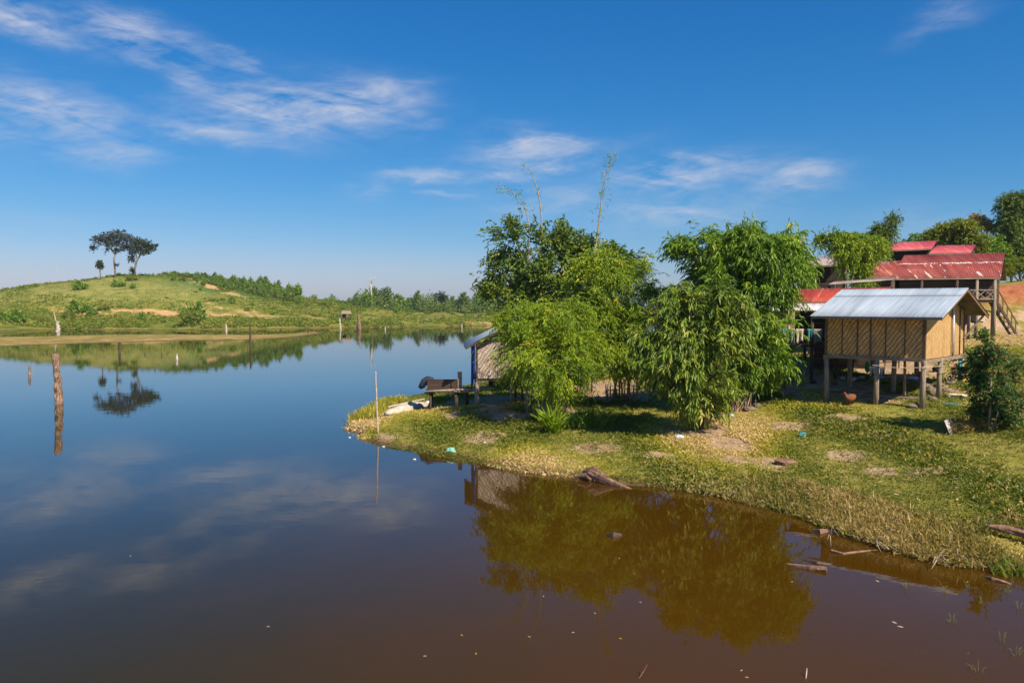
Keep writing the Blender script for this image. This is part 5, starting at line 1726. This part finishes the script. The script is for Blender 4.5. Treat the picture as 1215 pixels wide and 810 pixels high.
log('driftwood', 'rusty orange log stub near the weedy bank', [(962, 630), (972, 631), (984, 630)], [.04, .08, .06], M['driftwood'], (-.02, .03, -.02))
log('driftwood', 'thin forked rusty branch in the water below the log stub', [(986, 652), (1000, 657), (1015, 655), (1040, 652)], [.02, .035, .03, .01], M['driftwood'], (.05, .0, .0, .0))
lp_ = [ground(x, y) + [0, 0, .2] for x, y in ((1172, 634), (1192, 638), (1216, 644), (1245, 650))]
mb = MB(); mb.tube([p - lp_[0] for p in lp_], [.04, .08, .10, .11], 10, .25)
o = mb.build('driftwood', M['driftwood']); o.location = lp_[0].tolist()
tag(o, 'long weathered log lying on the weedy bank at the right edge', 'log')
log('driftwood', 'pale orange twisted stick in the shallows right below the weeds', [(1168, 684), (1178, 687), (1190, 690), (1200, 693)], [.02, .045, .04, .02], M['driftwood'], (.0, .02, .01, .0))
log('driftwood', 'thin bent twig standing out of the water at the bottom', [(757, 806), (763, 797), (768, 788)], [.008, .008, .005], M['driftwood'], (-.02, .06, .16), .05)
log('driftwood', 'thin upright stick in the water at the lower right', [(956, 806), (957, 798), (957.5, 792)], [.008, .007, .005], M['pale_wood'], (-.02, .05, .1), .05)
for i, (a_, b__, dz_) in enumerate([((640, 610), (675, 608), -.1), ((665, 606), (700, 610), -.08), ((1040, 720), (1080, 728), -.16), ((860, 640), (905, 646), -.12), ((1105, 752), (1140, 744), -.14), ((1010, 780), (1060, 790), -.15)]):
    log('sunken_branch', 'reddish branch lying just under the murky water surface', [a_, ((a_[0] + b__[0]) / 2, (a_[1] + b__[1]) / 2 + 2), b__], [.03, .05, .02], M['driftwood'], (dz_ - .04, dz_, dz_ - .06), .2, 'branches under the water surface')
# dry overhanging branches at the weedy edge
random.seed(9)
for i, (px, py) in enumerate([(1040, 648), (1052, 642), (1112, 668), (1135, 662), (985, 640)]):
    g = onz(px, py, .1)
    mb = MB()
    for k in range(5):
        e_ = (random.uniform(-.35, .35), random.uniform(-.5, .05), random.uniform(-.1, .3))
        mb.tube([(0, 0, .1), (e_[0] * .5, e_[1] * .5, e_[2] + .05), e_], [.012, .009, .004], 5)
    o = mb.build('dry_branch', M['culm_dry']); o.location = g.tolist()
    tag(o, 'pale dry twiggy branch poking out over the water from the weedy bank', 'branch', 'dry branches along the weedy edge')


def blob(name, lab, cat, px, py, size, mat, seed=0, group=None, z=.0, jag=.25):
    """crumpled irregular lump"""
    g = ground(px, py)
    r = random.Random(seed)
    nu, nv = 10, 6
    vs = []
    for j in range(nv + 1):
        ph = math.pi * j / nv
        for i in range(nu):
            th = 2 * math.pi * i / nu
            k = 1 + jag * r.uniform(-1, 1)
            vs.append((size[0] * math.sin(ph) * math.cos(th) * k, size[1] * math.sin(ph) * math.sin(th) * k, size[2] * (math.cos(ph) * k + .6)))
    fs = [(j * nu + i, j * nu + (i + 1) % nu, (j + 1) * nu + (i + 1) % nu, (j + 1) * nu + i) for j in range(nv) for i in range(nu)]
    mb = MB(); mb.add(vs, fs)
    o = mb.build(name, mat, None, False)
    o.location = (g[0], g[1], max(g[2], 0) + z)
    return tag(o, lab, cat, group)


blob('plastic_bag', 'mint green crumpled plastic bag on the bank near the water', 'litter', 535, 536, (.19, .14, .1), M['mint'], 1)
blob('plastic_bag', 'pale grey crumpled plastic bag in front of the big-leaved bamboo', 'litter', 807, 520, (.2, .13, .08), M['paleblue'], 2)
blob('plastic_bag', 'light blue crumpled bag in the grass below the stilt house', 'litter', 952, 517, (.14, .1, .08), M['teal'], 3)
blob('plastic_bag', 'pale blue scrap beside the firewood sticks', 'litter', 868, 494, (.1, .08, .06), M['paleblue'], 4)
blob('white_scrap', 'white scrap lying on the ground near the dock posts', 'litter', 508, 479, (.16, .12, .09), M['white'], 5)
for i, (px, py) in enumerate([(1048, 522), (1044, 519), (1075, 525), (907, 561), (880, 529), (825, 535), (492, 545), (1020, 500), (990, 505), (905, 600), (1060, 512), (415, 519), (455, 530), (575, 525), (720, 505), (640, 560), (1010, 485), (930, 470)]):
    blob('paper_scrap', 'tiny pale scrap of litter on the grassy bank', 'litter', px, py, (.055, .04, .02), M['white'], 20 + i, 'pale scraps on the bank')
# rocks
for i, (px, py, s) in enumerate([(1108, 467, .3), (1100, 460, .24), (1115, 458, .22), (1122, 464, .2), (1085, 483, .24), (1106, 474, .18), (1128, 455, .2), (889, 487, .26), (898, 482, .2), (1029, 470, .15), (722, 466, .2)]):
    blob('rock', 'dusty brown stone lying at the edge of the house yard', 'rock', px, py, (s, s * .8, s * .55), M['stone'], 50 + i, 'stones round the yard', -.03, .18)
blob('brush_heap', 'heap of cut brown twigs and straw on the grass slope', 'brush', 932, 550, (.35, .25, .1), M['driftwood'], 71)
blob('plastic_tub', 'yellow plastic tub right of the stilt house by the dark bush', 'tub', 1143, 453, (.22, .15, .11), M['yellow'], 72, None, 0, .06)
blob('cooking_pot', 'blackened pot on the ground by the back post of the woven house', 'pot', 1112, 441, (.22, .22, .2), M['black'], 73, None, 0, .04)
blob('basin', 'pale blue plastic basin in the shade under the woven house', 'basin', 1083, 450, (.26, .22, .1), M['paleblue'], 74, None, 0, .05)
blob('sack', 'pink sack against the near post under the woven house', 'sack', 1091, 449, (.12, .12, .2), M['pink'], 75, None, 0, .12)
blob('plastic_bag', 'green plastic bag hanging low in the shade under the woven house', 'bag', 1029, 446, (.12, .08, .28), M['green'], 76, None, .25, .1)
for i, (px, py, c) in enumerate([(1000, 451, 'grey'), (1012, 452, 'white'), (1022, 450, 'grey'), (1045, 449, 'paleblue'), (990, 456, 'brown'), (965, 455, 'black')]):
    blob('household_bundle', ['grey', 'white', 'second grey', 'pale blue', 'brown', 'black'][i] + ' bundle among the things stored under the woven house', 'bundle', px, py, (.16, .13, .1), M[c], 80 + i)
blob('green_sheet', 'flat green plastic sheet on the shaded grass below the near house post', 'litter', 1130, 479, (.38, .16, .02), M['teal'], 90, None, 0, .1)
blob('pale_rubbish', 'heap of pale rubbish left of the dark bush', 'litter', 1135, 470, (.45, .2, .06), M['cream'], 91, None, 0, .3)
# scrap sheet of roofing, tilted in the grass
g = ground(1132, 514)
sr = empty('scrap_roofing', g, .5, 'bent scrap of grey corrugated iron standing in the grass', 'scrap')
roof_part('sheet', sr, (-.22, 0, -.05), (.22, 0, -.05), (.15, .25, .45), (-.25, .2, .42), M['tin_old'], .08, .012)
# line with clothes between the posts
pa = at(1035, 433, 29.9); pb = at(1095, 436, 29.4); pc = at(1140, 432, 33.0)
mb = MB(); mb.tube([pa - pa, (pb - pa) * .5 + [0, 0, -.06], pb - pa, (pc - pa)], .012, 5)
o = mb.build('clothes_line', M['bamboo_pole']); o.location = pa.tolist()
tag(o, 'pale cord strung between the posts under the woven house', 'cord')
cloth('garment', 'black bundle of clothing hung on the middle front post of the woven house', 'laundry', at(1031, 435, 29.6), at(1039, 435, 29.6), .34, M['black'], None, 21)
cloth('garment', 'dark grey rag on the cord right of the black clothing', 'laundry', at(1044, 436, 29.5), at(1050, 436, 29.5), .3, M['navy'], None, 22)
cloth('garment', 'pink cloth hanging beside the back right post of the woven house', 'laundry', at(1129, 434, 32.9), at(1134, 434, 32.9), .36, M['pink'], None, 23)
cloth('garment', 'teal towel hanging on the back right post of the woven house', 'laundry', at(1137, 426, 33.0), at(1142, 426, 33.0), .6, M['teal'], None, 24)
# planks lying under the house
for i, (px, py, a_) in enumerate([(1060, 470, .3), (1010, 464, -.5), (1075, 473, -.4)]):
    g = ground(px, py)
    mb = MB(); mb.box((0, 0, .04), (1.7, .28, .06))
    o = mb.build('plank', M['plank']); o.location = g.tolist(); o.rotation_euler = (0, 0, a_)
    tag(o, 'grey plank lying on the bare ground under the woven house', 'plank', 'planks on the ground under the woven house')
# beams and crate under the red house
g = ground(1160, 381, 40)
mb = MB(); mb.box((0, 0, .25), (.7, .5, .5)); mb.box((0, 0, .52), (.76, .56, .04))
o = mb.build('wooden_box', M['cream']); o.location = g.tolist(); tag(o, 'pale wooden box standing under the verandah of the flaking red house', 'box')


# hens
def hen(lab, px, py, rz, s=1.0):
    g = ground(px, py)
    root = empty('hen', g + [0, 0, .03], rz, lab, 'hen', 'brown hens in front of the houses')
    root.scale = (s, s, s)
    # body: rings along the spine from tail to beak
    sp = [(-.25, .31, .015), (-.19, .285, .075), (-.12, .25, .115), (-.02, .225, .14), (.08, .23, .13), (.13, .26, .085), (.155, .31, .052), (.17, .355, .04), (.195, .38, .036), (.225, .377, .015), (.258, .366, .004)]
    mb = MB(); mb.tube([(x, 0, z) for x, z, r_ in sp], [r_ for x, z, r_ in sp], 12)
    for y in (-.05, .05):
        mb.tube([(.02, y, .17), (.0, y, .09), (.01, y, .012)], [.035, .014, .010], 6)
        mb.tube([(-.02, y, .012), (.06, y, .010)], [.010, .006], 5)
        mb.tube([(.01, y, .012), (.045, y + .03, .008)], [.008, .005], 5)
    for k in (-.03, 0, .03):
        mb.tube([(-.18, k * .5, .29), (-.25, k, .34), (-.29, k, .31)], [.03, .022, .006], 6)
    mb.build('body', M['hen'], root, True)
    cb = MB(); cb.add([(.175, -.006, .405), (.22, -.006, .40), (.185, -.006, .44), (.215, -.006, .435), (.175, .006, .405), (.22, .006, .40), (.185, .006, .44), (.215, .006, .435)],
                      [(0, 1, 3, 2), (6, 7, 5, 4), (0, 4, 5, 1), (2, 3, 7, 6), (0, 2, 6, 4), (1, 5, 7, 3)]); cb.build('comb', M['comb'], root)


hen('brown hen pecking left on the grass in front of the woven stilt house', 1008, 481, math.pi + .3, 1.2)
hen('brown hen walking in the sun in front of the verandah house', 932, 460, 2.5, 1.0)

# sprouts and stones in the shallows
random.seed(31)
for i, (px, py) in enumerate([(1150, 700), (1165, 718), (1195, 706), (1208, 724), (1130, 742), (1188, 765), (1205, 780), (1120, 705), (1075, 700), (1160, 800)]):
    p = onz(px, py, -.05)
    mb = MB()
    for k in range(5):
        e_ = (random.uniform(-.12, .12), random.uniform(-.1, .1), random.uniform(.08, .22))
        mb.tube([(e_[0] * .2, e_[1] * .2, -.1), (e_[0] * .6, e_[1] * .6, e_[2] * .8), e_], [.006, .005, .002], 4)
    o = mb.build('water_sprout', M['culm']); o.location = p.tolist()
    tag(o, 'thin sprout of stalks poking out of the shallows at the lower right', 'sprout', 'sprouts in the shallows')
for i, (px, py, s) in enumerate([(1110, 690, .12), (1140, 722, .15), (1185, 715, .12), (1200, 745, .16), (1150, 775, .14), (1090, 762, .15), (1210, 700, .1), (1050, 795, .14), (1175, 795, .16)]):
    p = onz(px, py)
    o = blob('rock', 'reddish stone half sunk in the shallows at the lower right', 'rock', 1100, 460, (s, s * .8, s * .4), M['driftwood'], 140 + i, 'stones in the shallows', 0, .2)
    o.location = (p[0], p[1], (-.05 if i in (0, 4) else -.13) - s * .3)
# floating leaves and specks
random.seed(44)
LV = [(1041, 689), (1061, 738), (1068, 743), (886, 803), (155, 659), (318, 743), (582, 607), (760, 714), (706, 727), (1148, 690), (940, 690), (645, 707), (548, 753), (628, 755), (680, 750), (736, 757), (735, 662), (504, 778), (565, 775), (880, 795)]
for i, (px, py) in enumerate(LV):
    p = onz(px, py)
    s = .018 if i > 2 else .034
    mb = MB(); mb.tube([(-s * 1.5, 0, .004), (-s * .5, s * .2, .012), (s * .6, s * .1, .014), (s * 1.5, 0, .004)], [.003, s * .5, s * .5, .003], 6)
    o = mb.build('floating_leaf', M['yellow'] if i % 3 == 0 else M['cream'], None, True)
    o.location = p.tolist(); o.rotation_euler = (0, 0, random.uniform(0, 3))
    o.scale = (1, 1, .3)
    tag(o, 'tiny yellowish dead leaf floating on the dark water', 'leaf', 'dead leaves floating on the water')
# thin morning air between here and the far bank
hm = bpy.data.materials.new('haze_air'); hm.use_nodes = True
t = NT(hm.node_tree)
t.n.remove(t.n['Principled BSDF'])
pv = t.new('ShaderNodeVolumePrincipled')
pv.inputs['Color'].default_value = (.74, .86, 1, 1)
pv.inputs['Density'].default_value = .00016
pv.inputs['Anisotropy'].default_value = .1
t.l.new(pv.outputs[0], t.n['Material Output'].inputs['Volume'])
hb = MB(); hb.box((0, 0, 14.5), (1900, 1900, 37))
tag(hb.build('haze', hm), 'thin pale haze in the air over the pond and hill', 'haze', kind='stuff')
SC.cycles.volume_bounces = 0
SC.cycles.max_bounces = 8
SC.cycles.transparent_max_bounces = 12
SC.cycles.use_denoising = True
